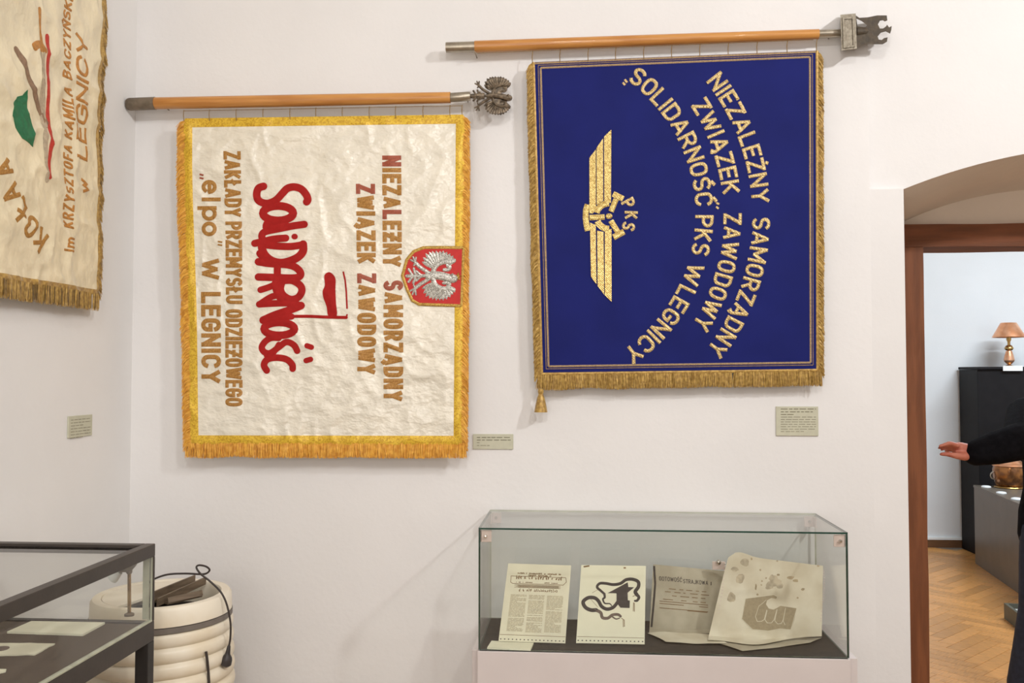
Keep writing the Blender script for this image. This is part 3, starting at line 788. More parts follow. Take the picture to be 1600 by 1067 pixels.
for L in LOGO:
    pl = L[1] if L[0] == 'o' else catmull2(L[0], 5); hw = L[-1]
    b = MB(); stroke(b, pl, hw, WR, .0016, .0010, 4.0, L[0] != 'o'); b.build('brush_stroke', 'red_felt', wcloth, smooth=True)
b = MB(); stroke(b, [A(500, 625), A(508, 625)], 4.4, WR, .0016, .001, 2, True); b.build('letter_dot', 'red_felt', wcloth, smooth=True)
for q in ((B(590, 712), B(632, 726)), (B(582, 850), B(624, 838))):
    b = MB(); stroke(b, list(q), 4.2, WR, .0016, .001, 2, True); b.build('letter_accent', 'red_felt', wcloth, smooth=True)
def patch(name, mat, parent, poly, fn, h, step=5.0):
    """flat appliqué: filled outline following the cloth, with a real edge"""
    bm = bmesh.new(); vs = [bm.verts.new((p[0], p[1], 0)) for p in poly]
    for t_ in tessellate_polygon([[Vector((p[0], p[1], 0)) for p in poly]]): bm.faces.new([vs[i] for i in t_])
    for _ in range(4):
        es = [e for e in bm.edges if e.calc_length() > step]
        if not es: break
        bmesh.ops.subdivide_edges(bm, edges=es, cuts=1); bmesh.ops.triangulate(bm, faces=list(bm.faces))
    bm.verts.index_update(); bd = set(e for e in bm.edges if len(e.link_faces) == 1)
    co = [(v.co.x, v.co.y) for v in bm.verts]; n = len(co)
    V = [fn(p, h) for p in co] + [fn(p, 0.0) for p in co]
    Fc = [tuple(v.index for v in fc.verts) for fc in bm.faces]
    Fc += [(e.verts[0].index, e.verts[1].index, e.verts[1].index + n, e.verts[0].index + n) for e in bd]
    bm.free(); b = MB(); b.add(V, Fc); return b.build(name, mat, parent, smooth=False)
patch('red_flag', 'red_felt', wcloth, catmull2([B(752, 60), B(795, 30), B(835, 55), B(856, 100), B(854, 190), B(860, 320), B(866, 438), B(790, 438), B(772, 350), B(742, 265), B(736, 205), B(756, 150)], 3, True), WF, .0026)
b = MB(); stroke(b, [B(926, 25), B(945, 110), B(955, 220), B(962, 370)], 1.3, WR, .001, .001); b.build('flag_line', 'red_felt', wcloth, smooth=True)
# gold lettering, reading downwards
def down_text(s, x_base, x_top, y0, y1, hw, mats, parent, slope=0.0, gap=.17):
    fn = lambda p, off: WF((x_base + p[1] + slope * p[0], y0 + p[0]), off)
    text(s, y1 - y0, x_top - x_base, hw, fn, .0012, .0012, mats, parent, gap=gap)
G, RU = 'gold_letter', 'russet_letter'
down_text('NIEZALEƵNY', 597, 627, 243, 417, 3.4, {'*': G, 0: RU, 5: RU}, wcloth, .006)
down_text('SAMORZĄDNY', 599, 630, 438, 627, 3.4, {'*': G, 0: RU}, wcloth, .001)
down_text('ZWIĄZEK', 556, 586, 287, 412, 3.4, {'*': G, 0: RU}, wcloth, .012)
down_text('ZAWODOWY', 558, 588, 427, 585, 3.4, {'*': G, 0: RU}, wcloth, 0)
down_text('ZAKŁADY', 349, 376, 236, 339, 2.7, G, wcloth, .02, .07)
down_text('PRZEMYSŁU', 352, 378, 346, 475, 2.7, G, wcloth, .008, .07)
down_text('ODZIEŻOWEGO'.replace('Ż', 'Ƶ'), 352, 379, 483, 635, 2.7, G, wcloth, 0, .07)
down_text('„', 313, 337, 271, 281, 1.4, RU, wcloth)
down_text('e', 315, 347, 281, 303, 3.0, G, wcloth); down_text('l', 315, 345, 307, 316, 3.0, G, wcloth)
down_text('p', 315, 347, 322, 345, 3.0, G, wcloth); down_text('o', 315, 347, 346, 369, 3.0, G, wcloth)
down_text('”', 318, 348, 376, 385, 1.3, G, wcloth)
down_text('W', 314, 344, 404, 437, 3.2, G, wcloth); down_text('LEGNICY', 314, 345, 456, 599, 3.4, G, wcloth, .004, .2)
# coat of arms
def E(p): return (620 + p[0] / 8.89, 370 + p[1] / 8.89)
SH = [E(p) for p in [(925, 152), (895, 955), (600, 945), (310, 935), (215, 882), (140, 720), (80, 540), (140, 320), (235, 205), (370, 152), (600, 148)]]
patch('shield', 'shield_red', white, SH, WF, .004, 6.0)
b = MB(); stroke(b, SH[1:] + [SH[0]], 2.6, WF, .0035, .002); stroke(b, [SH[0], SH[1]], 2.2, WF, .0035, .002); b.build('shield_cord', 'gold_crown', white, smooth=True)
b = MB(); eagle(b, lambda p, off: WF(E(p), .0042 + off), .0030); b.build('white_eagle', 'silver_thread', white, smooth=False)
b = MB(); stroke(b, [E((805, 570)), E((868, 548))], 3.4, lambda p, o: WF(p, o + .004), .001, .003)
for q in ((860, 500), (885, 540), (872, 595)): stroke(b, [E((835, 560)), E(q)], 1.2, lambda p, o: WF(p, o + .004), .001, .003)
b.build('eagle_crown', 'gold_crown', white, smooth=True)
# its pole, lacing and eagle finial
pY = lambda x, y: PY(x, y, YW - .004)
k = 3.49 / F
wp = pole('banner_pole', 'wooden pole with metal eagle finial above the cream banner',
     [[(pY(200, 163), .0225), (pY(203, 163), .025), (pY(243, 161.5), .025)], [(pY(243, 161.5), .0235), (pY(480, 157), .0235), (pY(704, 152.5), .0215)],
      [(pY(703, 152.5), .0165), (pY(706, 152.5), .0185), (pY(732, 150.5), .0180), (pY(735, 150.3), .0165)], [(pY(735, 150.3), .008), (pY(748, 150), .011), (pY(757, 150), .012)]],
     ['steel_dull', 'pole_wood', 'steel', 'bronze'], ['end_ferrule', 'shaft', 'ferrule', 'finial_stem'])
def FE(p, off):
    # eagle turned to the right; drawn 190..885 -> 742..801 px, 190..885 -> 118..181 px
    x = 742 + (p[0] - 190) / 640 * 57; y = 119 + (p[1] - 190) / 695 * 61
    return PY(x, y, YW - .004 - off)
b = MB(); eagle(b, lambda p, o: FE(p, o * 1.0 if o > .001 else -.004), .011, 1.5); 
for lobe in ([(500, 480), (420, 400), (400, 290), (480, 225), (600, 215), (720, 240), (800, 310), (780, 350), (735, 440), (640, 500)], [(500, 600), (420, 680), (400, 790), (480, 850), (600, 860), (720, 835), (790, 770), (770, 720), (735, 660), (640, 600)]):
    b.extrude(lobe, [], lambda p, d: FE(p, d), .006, -.006)
b.build('finial_eagle', 'bronze', wp)
wloop = [287, 327, 369, 411, 453, 493.5, 535, 577, 618, 661, 703, 722]
for i, x in enumerate(wloop):
    yt = 172 - (x - 243) * .019; yb = 187 - (x - 289) * .0138 + 2
    b = MB(); b.tube([PY(x + .3, yt + 1.0, YW + .004), PY(x, yt + 2, YW + .003), PY(x - .4, (yt + yb) / 2, YW - .002), PY(x + .3, yb, YW - .004)], .0016, 6); b.build('hanging_loop', 'twine', white)
b = MB(); b.tube([PY(x, 174.2 - (x - 243) * .0188, YW + .002) for x in range(287, 723, 15)], .0011, 6); b.build('lacing_cord', 'twine', white)

# ---------------------------------------------------------------- blue banner
YB = -0.05
def dispB(x, z):
    return .006 * nz3(x, z, 1.8, 3.3) + .0032 * nz3(x * 1.2 + z, z, 4.5, 8.8) + .0012 * nz3(x, z, 12, 1.1)
def BF(p, off=0.0):
    q = PY(p[0], p[1], YB); return PY(p[0], p[1], YB + dispB(q.x, q.z) - off)
QB = [(835, 97), (1275, 79), (1276, 576), (848, 582)]
SB = lambda u, v, off=0.0: BF(bilin(QB, u, v), off)
blue = thing('transport_banner', 'royal blue banner with gold winged emblem and curved gold lettering', 'banner', PY(1060, 340, YB))
v, f = grid_solid(SB, 120, 130, .002); b = MB(); b.add(v, f); bcloth = b.build('cloth', 'blue_cloth', blue, smooth=True)
ins = lambda d: [bilin(QB, d / 440, d / 490), bilin(QB, 1 - d / 440, d / 490), bilin(QB, 1 - d / 440, 1 - d / 490), bilin(QB, d / 440, 1 - d / 490)]
for d, hw, m in ((9.5, 1.6, 'braid_tan'), (5.6, .6, 'braid_tan')):
    c = ins(d)
    for i in range(4):
        b = MB(); stroke(b, [c[i], c[(i + 1) % 4]], hw, BF, .0006, .0014); b.build('border_braid', m, bcloth, smooth=True)
b = MB(); stroke(b, [bilin(QB, 0, .004), bilin(QB, 1, .004)], 1.6, BF, .0008, .0014); b.build('border_braid', 'braid_tan', bcloth, smooth=True)
for (a, c) in (((-.004, 0), (-.004, 1.006)), ((1.004, 0), (1.004, 1.006)), ((-.005, 1.005), (1.005, 1.005))):
    b = MB(); stroke(b, [bilin(QB, *a), bilin(QB, *c)], 2.3, BF, .001, .002); b.build('fringe_heading', 'fringe_gold', blue, smooth=True)
rr = random.Random(5)
fringe('side_fringe', BF, [(bilin(QB, 0, i / 12)[0] - 1, bilin(QB, 0, i / 12)[1]) for i in range(13)], Vector((-1, 0, 0)), .048, 1500, 'fringe_gold', blue, .45, rnd=rr)
fringe('side_fringe', BF, [(bilin(QB, 1, i / 12)[0] + 1, bilin(QB, 1, i / 12)[1]) for i in range(13)], Vector((1, 0, 0)), .044, 1500, 'fringe_gold', blue, .5, rnd=rr)
fringe('bottom_fringe', BF, [(bilin(QB, i / 12, 1)[0] + (-8 if i == 0 else 8 if i == 12 else 0), bilin(QB, i / 12, 1)[1] + 1) for i in range(13)], Vector((0, 0, -1)), .062, 2600, 'fringe_gold', blue, 1.0, skip=lambda p: 1143 < p[0] < 1146.5, rnd=rr)
# tassel at the lower left corner
tp = BF((845, 606), .002)
b = MB(); b.tube([tp + Vector((-.002, 0, .02)), tp], .0022, 6); b.build('tassel_cord', 'fringe_gold', blue)
b = MB(); b.lathe([(.001, 0), (.010, -.004), (.012, -.015), (.009, -.024), (.014, -.036), (.020, -.060), (.026, -.093), (.001, -.091)], tp, 20); b.build('tassel', 'fringe_gold', blue, smooth=True)
# lettering set on three arcs
def arc_text(s, c, Rm, y0, y1, H, hw):
    t0 = math.asin((y0 - c[1]) / Rm); t1 = math.asin((y1 - c[1]) / Rm)
    def fn(p, off):
        a = t0 + p[0] / Rm; r = Rm + p[1] - H / 2
        return BF((c[0] + r * math.cos(a), c[1] + r * math.sin(a)), off)
    text(s, Rm * (t1 - t0), H, hw, fn, .0014, .0022, 'gold_thread', bcloth)
arc_text('NIEZALEŻNY', (836, 337), 353.6, 119, 317, 29, 2.6)
arc_text('SAMORZĄDNY', (836, 337), 353.6, 340, 554, 29, 2.6)
arc_text('ZWIĄZEK', (816, 338), 328.7, 158, 303, 29, 2.6)
arc_text('ZAWODOWY', (816, 338), 328.7, 333, 514, 29, 2.6)
arc_text('SOLIDARNOŚĆ', (829, 334), 271.7, 114, 322, 29, 2.6)
arc_text('PKS', (829, 334), 271.7, 336, 399, 29, 2.6)
arc_text('W', (829, 334), 271.7, 413, 444, 29, 2.6)
arc_text('LEGNICY', (829, 334), 271.7, 449, 559, 29, 2.6)
for q in ((((976, 124), (980, 129))), ((973, 129), (977, 133)), ((1119, 317), (1124, 319)), ((1119, 323), (1123, 326))):
    b = MB(); stroke(b, list(q), 1.7, BF, .0012, .0015, 2); b.build('quotation_mark', 'gold_thread', bcloth, smooth=True)
# winged wheel
def E1(x, y): return (890 + x / 7.115, 190 + y / 7.115)
def E2(x, y): return (890 + x / 5.338, 280 + y / 5.338)
for poly in ([E1(220, 402), E1(292, 308), E1(292, 965), E1(262, 1020), E1(220, 1020)], [E1(300, 292), E1(372, 185), E1(374, 876), E1(302, 925)], [E1(384, 166), E1(464, 88), E1(460, 905), E1(386, 880)],
             [E2(170, 362), E2(218, 382), E2(224, 876), E2(178, 812)], [E2(230, 428), E2(283, 440), E2(288, 962), E2(234, 890)], [E2(294, 436), E2(350, 412), E2(350, 1022), E2(294, 968)]):
    patch('wing_bar', 'gold_wing', bcloth, poly, BF, .0034, 7)
em = lambda pl, hw, nm='wheel_segment': (lambda b: (stroke(b, pl, hw, BF, .0014, .003, 3), b.build(nm, 'gold_wing', bcloth, smooth=True)))(MB())
def earc(cx, cy, r, a0, a1): return [E2(cx + r * math.cos(R(a0 + (a1 - a0) * i / 10)), cy + r * math.sin(R(a0 + (a1 - a0) * i / 10))) for i in range(11)]
em([E2(150, 210), E2(136, 260), E2(134, 320), E2(140, 380), E2(152, 430)], 4.6, 'wheel_rim')
em(earc(330, 310, 110, 196, 270), 5.0, 'wheel_rim'); em(earc(330, 310, 105, 90, 158), 5.0, 'wheel_rim')
em([E2(166, 320), E2(292, 315)], 4.4, 'wheel_spoke'); em([E2(345, 270), E2(388, 165)], 4.3, 'wheel_spoke'); em([E2(343, 345), E2(402, 440)], 4.3, 'wheel_spoke')
em([E2(362, 122), E2(448, 165)], 4.6, 'wheel_rim'); em([E2(366, 485), E2(455, 436)], 4.8, 'wheel_rim')
b = MB(); stroke(b, [E2(322, 308), E2(336, 308)], 4.2, BF, .0014, .0035, 2, True); b.build('wheel_hub', 'gold_wing', bcloth, smooth=True)
def small_letter(ch, c, ang, size, hw):
    ca, sa = math.cos(R(ang)), math.sin(R(ang)); w = size * .62
    fn = lambda p, off: BF((c[0] + (p[0] - w / 2) * ca + (p[1] - size / 2) * sa, c[1] + (p[0] - w / 2) * sa - (p[1] - size / 2) * ca), off)
    text(ch, w, size, hw, fn, .0012, .0018, 'gold_thread', bcloth, step=2.0)
small_letter('P', E2(492, 200), 62, 21, 2.2); small_letter('K', E2(513, 300), 92, 21, 2.2); small_letter('S', E2(492, 394), 108, 21, 2.2)
# pole with cast finial
pB = lambda x, y: PY(x, y, YB - .002)
bp_ = pole('banner_pole', 'wooden pole with square cast finial above the blue banner',
     [[(pB(697, 74.3), .020), (pB(742, 73.0), .0205)], [(pB(742, 73), .0225), (pB(1000, 63.5), .021), (pB(1279, 53.3), .0185)],
      [(pB(1279, 53.3), .0160), (pB(1314, 52.0), .0155)]], ['steel', 'pole_wood', 'steel'], ['end_ferrule', 'shaft', 'ferrule'])
sq = lambda p, d: PY(p[0], p[1], YB + d)
b = MB(); b.extrude([(1313, 23), (1337, 21), (1339, 76), (1315, 79)], [], sq, -.045, .035); b.build('finial_block', 'cast_metal', bp_)
b = MB(); b.extrude([(1316.5, 27), (1334.5, 25.5), (1336, 73), (1318, 75)], [(p) for p in [[(1319, 30), (1320, 72), (1333.5, 70.5), (1332, 29)]]], sq, -.049, -.044); b.build('finial_rim', 'cast_metal', bp_)
def E6(x, y): return (1290 + x / 10.67, 10 + y / 10.67)
out6 = [E6(*p) for p in [(505, 150), (560, 190), (700, 182), (860, 150), (1020, 150), (1030, 235), (985, 252), (955, 232), (905, 240), (872, 300), (905, 368), (960, 368), (1005, 335), (1025, 305), (1060, 350), (1102, 325), (1095, 395), (1075, 455), (1000, 418), (920, 440), (868, 500), (885, 552), (935, 560), (975, 528), (1035, 515), (1022, 590), (950, 632), (800, 632), (700, 625), (505, 660)]]
b = MB(); b.extrude(out6, [[E6(*p) for p in [(515, 205), (530, 330), (665, 352), (692, 315), (600, 245)]]], sq, -.016, .012); b.build('finial_crest', 'dark_metal', bp_)
b = MB(); b.tube([pB(1337, 51), pB(1352, 50.5), pB(1362, 50)], [.022, .018, .006], 14); b.build('finial_boss', 'dark_metal', bp_, smooth=True)
for x in [832, 875, 919, 962, 1006, 1049.5, 1093.5, 1138, 1183, 1230, 1276]:
    yt = 82 - (x - 742) * .04; yb = 97 - (x - 835) * .041 + 1.5
    b = MB(); b.tube([PY(x + .6, yt + .8, YB + .004), PY(x + .4, yt + 2, YB + .003), PY(x - .5, (yt + yb) / 2, YB - .003), PY(x, yb, YB - .003)], .0016, 6); b.build('hanging_loop', 'twine', blue)
b = MB(); b.tube([PY(x, 83.4 - (x - 742) * .0402, YB) for x in range(746, 1276, 15)], .0011, 6); b.build('lacing_cord', 'twine', blue)
for x, y, lb in ((743, 84, 'small nail under the left end of the blue banner pole'), (1300, 62, 'small nail under the finial end of the blue banner pole'), (252, 173.5, 'small nail under the left end of the cream banner pole'), (728, 160.5, 'small nail under the eagle end of the cream banner pole')):
    yy = YB if 'blue' in lb else YW
    if x != 743: y -= 9
    p = PY(x, y, yy); ye = yy - .014 if x == 743 else yy + .024
    b = MB(); b.tube([(p.x, .004, p.z + .001), (p.x, ye + .002, p.z), (p.x, ye, p.z)], [.0022, .0022, .004], 8); tag(b.build('wall_nail', 'steel_dull'), lb, 'nail', 'nails carrying the poles')

# ---------------------------------------------------------------- banner on the left wall
XB = XL + .045
def dispL(y, z):
    e = noise.noise(Vector((y * 3, z * 2, 14))) * .3
    b = 1 - abs(noise.noise(Vector((y * 10 + e * 4, z * 7, 3.4)))) * 2; c = 1 - abs(noise.noise(Vector((y * 20, z * 22, 6.2)))) * 2
    return .010 * nz3(y, z, 3, 7.7) + .008 * nz3(y + e, z, 8, 3.1) + .0095 * max(0, b) ** 2 + .0022 * max(0, c) ** 2
def LW(y, z, off=0.0): return Vector((XB + dispL(y, z) + off, y, z))
def LF(p, off=0.0):
    q = PX(p[0], p[1], XB); return LW(q.y, q.z, off)
ly1 = PX(154, 300, XB).y; lz0 = PX(140, 457, XB).z; ly0, lz1 = ly1 - 1.02, lz0 + 1.34
left = thing('school_banner', 'cream satin banner with green leaf and gold lettering on the left wall', 'banner', (XB, (ly0 + ly1) / 2, lz0))
SL = lambda u, v, off=0.0: LW(ly0 + (ly1 - ly0) * u + .006 * math.sin(v * 9) * u, lz1 + (lz0 - lz1) * v, off)
v, f = grid_solid(SL, 110, 140, .002, (-1, 0, 0)); b = MB(); b.add(v, f); lcloth = b.build('cloth', 'satin_warm', left, smooth=True)
def trimL(u0, u1, v0, v1, nu, nv):
    v, f = grid_solid(lambda a, c: SL(u0 + (u1 - u0) * a, v0 + (v1 - v0) * c, .002), nu, nv, .0015, (-1, 0, 0)); b = MB(); b.add(v, f); return b.build('gold_braid_edge', 'fringe_gold', left, smooth=True)
trimL(.985, 1.002, 0, 1, 2, 120); trimL(-.002, .015, 0, 1, 2, 120); trimL(0, 1, .99, 1.004, 100, 2); trimL(0, 1, -.002, .014, 100, 2)
def fringeL(pts, out, length, count, droop):
    rnd = random.Random(9); v = []; f = []; nrm = Vector((1, 0, 0)); down = Vector((0, 0, -1))
    for i in range(count):
        t = i / count; y = pts[0][0] + (pts[1][0] - pts[0][0]) * t; z = pts[0][1] + (pts[1][1] - pts[0][1]) * t
        base = LW(y, z) + nrm * rnd.uniform(-.004, .004); L = length * (1 + rnd.uniform(-.14, .08))
        d = (out * (1 - droop) + down * droop).normalized(); d = (d + Vector((0, rnd.gauss(0, .06), rnd.gauss(0, .05)))).normalized()
        tw = rnd.uniform(-.8, .8); sd = (d.cross(nrm) * math.cos(tw) + nrm * math.sin(tw)).normalized()
        strand(v, f, base, [Vector((0, 0, 0)), d * L * .5, d * L * .5 + (d + down * .6).normalized() * L * .5], .0032, sd)
    o = raw('fringe', v, f, 'fringe_gold', left); o['kind'] = 'stuff'
fringeL([(ly1, lz1), (ly1, lz0)], Vector((0, 1, 0)), .032, 1500, .5); fringeL([(ly0, lz1), (ly0, lz0)], Vector((0, -1, 0)), .032, 900, .5)
fringeL([(ly0 - .01, lz0), (ly1 + .012, lz0)], Vector((0, 0, -1)), .06, 2200, 1.0)
def up_text(s, xb, xt, ya, yb, hw, m):
    p0 = PX(xb, ya, XB); p1 = PX(xb, yb, XB); pt = PX(xt, (ya + yb) / 2, XB); pm = PX(xb, (ya + yb) / 2, XB)
    H = pm.y - pt.y
    fn = lambda p, off: LW(p0.y + (p1.y - p0.y) * (p[0] / (p1.z - p0.z)) - p[1], p0.z + p[0], off)
    text(s, p1.z - p0.z, H, hw, fn, .0012, .0014, m, lcloth, step=.012)
TO = 'thread_orange'
up_text('im', 113, 100, 395, 372, .0038, TO); up_text('KRZYSZTOFA', 112, 98, 358, 229, .0042, TO); up_text('KAMILA', 112, 98, 219, 139, .0042, TO); up_text('BACZYŃSKIEGO', 110, 98, 126, -45, .0042, TO)
up_text('w', 135, 122, 304, 281, .0055, TO); up_text('LEGNICY', 135, 117, 253, 61, .0058, TO)
def small_L(ch, c, ang, size, hw):
    p0 = PX(c[0], c[1], XB); ca, sa = math.cos(R(ang)), math.sin(R(ang)); w = size * .62
    fn = lambda p, off: LW(p0.y + (p[0] - w / 2) * ca - (p[1] - size / 2) * sa, p0.z + (p[0] - w / 2) * sa + (p[1] - size / 2) * ca, off)
    text(ch, w, size, hw, fn, .0012, .0014, 'gold_letter', lcloth, step=.012)
small_L('K', (60, 374), 140, .085, .007); small_L('O', (44, 354), 138, .085, .007); small_L('Ł', (27, 327), 132, .085, .007); small_L('A', (14, 303), 128, .085, .007); small_L('A', (2, 264), 122, .08, .007)
def A8(x, y): return (x / 6.67, y / 6.67)
def A1(x, y): return (x / 2.134, y / 2.134)
def strokeL(name, m, pts, hw):
    b = MB(); ps = [PX(p[0], p[1], XB) for p in pts]
    stroke(b, catmull2([(q.y, q.z) for q in ps], 6), hw, lambda p, off: LW(p[0], p[1], off), .0012, .0014, .01, True); b.build(name, m, lcloth, smooth=True)
patch('green_leaf', 'leaf_green', lcloth, [A1(*p) for p in [(82, 300), (88, 330), (88, 360), (100, 400), (106, 440), (104, 490), (90, 478), (62, 462), (42, 425), (34, 385), (40, 345), (58, 322), (74, 318)]], LF, .002, 5)
strokeL('brush_handle', 'thread_brown', [A8(165, 520), A8(220, 660), A8(290, 850), A1(125, 350), A1(150, 405)], .0115)
strokeL('pen_stem', 'thread_grey', [A8(410, 570), A8(412, 800), A1(135, 330), A1(145, 470), A1(152, 600)], .009)
strokeL('pen_stem', 'thread_grey', [A8(450, 560), A1(142, 300), A1(150, 420)], .006)
strokeL('red_pencil', 'thread_red', [A8(498, 380), A8(500, 600), A8(494, 900), A1(157, 380), A1(160, 480), A1(158, 590)], .0085)
strokeL('orange_pencil', 'thread_orange', [A8(392, 100), A8(395, 260), A8(408, 420), A8(412, 520)], .0085)
strokeL('orange_bow', 'thread_orange', [A8(320, 490), A8(360, 465), A8(410, 470), A8(450, 520)], .012)
pz = lz1 + .04
t = thing('banner_pole', 'wooden pole carrying the banner on the left wall, above the view', 'flag pole', (XB, ly0, pz), 'banner poles')
b = MB(); b.tube([(XB, ly0 - .12, pz), (XB, ly1 + .15, pz)], .02, 18); b.build('shaft', 'pole_wood', t, True)
b = MB(); b.tube([(XB, ly1 + .15, pz), (XB, ly1 + .2, pz)], .017, 18); b.build('ferrule', 'steel', t, True)
for i in range(9):
    y = ly0 + .02 + (ly1 - ly0 - .04) * i / 8; b = MB(); b.tube([(XB + .004, y, pz - .022), (XB + .006, y, pz - .027), (XB + .004, y, lz1 - .006)], .0016, 6); b.build('hanging_loop', 'twine', left)

# ---------------------------------------------------------------- caption cards
def card(px0, px1, py0, py1, label, rows, yoff=-.006):
    a = PY(px0, py0, yoff); c = PY(px1, py1, yoff)
    t = thing('caption_card', label, 'label', (a.x, 0, c.z), 'caption cards on the walls')
    b = MB(); b.bbox(a.x, c.x, yoff, -.0004, c.z, a.z, .0012); b.build('board', 'label_card', t)
    b1 = MB(); b2 = MB(); rnd = random.Random(px0)
    for yy, x0, x1, dark in rows:
        x = x0
        while x < x1 - 1:
            w = min(rnd.uniform(4, 11), x1 - x); m = b1 if dark else b2
            p, q = PY(x, yy - .55, yoff), PY(x + w, yy + .55, yoff)
            m.box(p.x, q.x, yoff - .0004, yoff + .0003, q.z, p.z); x += w + rnd.uniform(1.2, 2.6)
    if b1.v: b1.build('printed_lines', 'label_ink', t)
    if b2.v: b2.build('printed_lines', 'label_ink_pale', t)
card(739, 802, 678, 702, 'pale green caption card beside the lower corner of the cream banner', [(683.4, 745, 798, 1), (687.5, 745, 798, 1), (691.5, 745, 752, 0), (696, 745, 765, 0)])
card(1212.5, 1279, 635, 681, 'pale green caption card with many lines below the blue banner', [(639, 1220, 1275, 1), (643.4, 1220, 1270, 1), (647.5, 1220, 1240, 1)] + [(651.6 + 3.75 * i, 1220, 1275 if i < 6 else 1256, 0) for i in range(7)])
p, q = PX(107.5, 651, XL + .006), PX(144, 679.5, XL + .006); z0, z1 = PX(107.5, 684.5, XL + .006).z, PX(107.5, 650.5, XL + .006).z
t = thing('caption_card', 'greenish caption card on the left wall below the school banner', 'label', (XL, p.y, z0), 'caption cards on the walls')
b = MB(); b.bbox(XL + .0004, XL + .006, p.y, q.y, z0, z1, .0012); b.build('board', 'label_card', t)
b = MB(); rnd = random.Random(3)
for i in range(7):
    z = z1 - .014 - i * .0105; y = p.y + .014
    ye = q.y - .012 - (.05 if i in (2, 6) else 0)
    while y < ye:
        w = min(rnd.uniform(.012, .03), ye - y); b.box(XL + .0055, XL + .0064, y, y + w, z - .0014, z + .0014); y += w + .005
b.build('printed_lines', 'label_ink_pale', t)

# ================================================================== GLASS CASE ON ITS PLINTH
cx0, cx1, cyf, cyb, cz0, cz1 = -.338, .893, -.425, -.02, .655, 1.071
pl = thing('display_plinth', 'white plinth carrying the glass case below the blue banner', 'plinth', ((cx0 + cx1) / 2, -.2, 0))
b = MB(); b.bbox(cx0 - .003, cx1 + .003, cyf - .004, cyf + .018, .04, cz0, .0015); b.build('front_panel', 'plinth_white', pl)
b = MB(); b.bbox(cx0 - .024, cx1 + .032, cyf + .021, cyb + .012, 0, cz0 - .003, .0015); b.build('carcass', 'plinth_white', pl)
b = MB(); b.box(cx0 + .004, cx1 - .004, cyf + .004, cyb - .004, cz0 - .002, cz0 + .003); b.build('dark_display_board', 'dark_felt', pl)
gc = thing('glass_case', 'frameless rectangular glass case with clear corner clips on white plinth', 'display case', ((cx0 + cx1) / 2, -.2, cz0))
def pane(name, x0, x1, y0, y1, z0, z1, parent, thin, mat='pane', edge='glass_edge'):
    b = MB(); b.box(x0, x1, y0, y1, z0, z1)
    big = {'x': (4, 5), 'y': (2, 3), 'z': (0, 1)}[thin]
    b.mi = [0 if i in big else (2 if i == 3 else 1) for i in range(6)]
    return b.build(name, [mat, edge, 'glass_edge_pale'], parent)
T = .0055; zg = cz0 + .004
pane('front_pane', cx0, cx1, cyf, cyf + T, zg, cz1 - T - .0006, gc, 'y'); pane('back_pane', cx0, cx1, cyb - T, cyb, zg, cz1 - T - .0006, gc, 'y', edge='glass_edge_pale')
pane('side_pane', cx0, cx0 + T, cyf + T + .0006, cyb - T - .0006, zg, cz1 - T - .0006, gc, 'x'); pane('side_pane', cx1 - T, cx1, cyf + T + .0006, cyb - T - .0006, zg, cz1 - T - .0006, gc, 'x')
pane('top_pane', cx0, cx1, cyf, cyb, cz1 - T, cz1, gc, 'z')
for sx, x in ((1, cx0 + .006), (-1, cx1 - .006)):
    for yy, sy in ((cyf + T, 1), (cyb - T, -1)):
        b = MB(); b.bbox(min(x, x + sx * .038), max(x, x + sx * .038), min(yy, yy + sy * .005), max(yy, yy + sy * .005), cz1 - T - .044, cz1 - T - .004, .0018)
        b.bbox(min(x, x + sx * .005), max(x, x + sx * .005), min(yy, yy + sy * .038), max(yy, yy + sy * .038), cz1 - T - .044, cz1 - T - .004, .0018)
        cl = b.build('corner_clip', 'acrylic', gc)
        b = MB(); b.lathe([(0, -.0035), (.004, -.003), (.006, 0), (.006, .012), (0, .012)], (x + sx * .018, yy - sy * (T + .001), cz1 - T - .024), 14, (0, sy, 0)); b.build('clip_screw', 'chrome', cl, True)

class Sheet:
    """a sheet of paper: corners in px (TL, TR, BR, BL) and its distance as Y(px, py)"""
    def __init__(s, name, label, q, Y, mat, cat='paper', nu=14, nv=16, parts=None, group=None, wob=None, th=.0008, lift=.001):
        s.Y = Y
        def fn(p, off=0.0):
            a = PY(p[0], p[1], Y(p[0], p[1]) - off)
            return a if a.z > zdk + lift + off else PZ(p[0], p[1], zdk + lift + off)
        s.fn = fn
        def S(u, v):
            px, py = bilin(q, u, v)
            if wob: dx, dy = wob(u, v); px += dx; py += dy
            return s.fn((px, py))
        c = S(.5, 1); s.t = thing(name, label, cat, c, group)
        v, f = grid_solid(S, nu, nv, th, (0, .8, -.6)); b = MB(); b.add(v, f); s.o = b.build('sheet', mat, s.t, smooth=True)
    def line(s, mb, pl, hw, step=3.0, rnd=False): stroke(mb, pl, hw, s.fn, .00035, .0002, step, rnd)
    def part(s, name, mat, mb): return mb.build(name, mat, s.t)
zdk = cz0 + .0036
yb1 = PZ(830, 1006.5, zdk).y; yb2 = PZ(955, 1008.5, zdk).y
lean = lambda yb, h, ybot, py: yb + h * (ybot - py) / 120.0
rnd = random.Random(21)
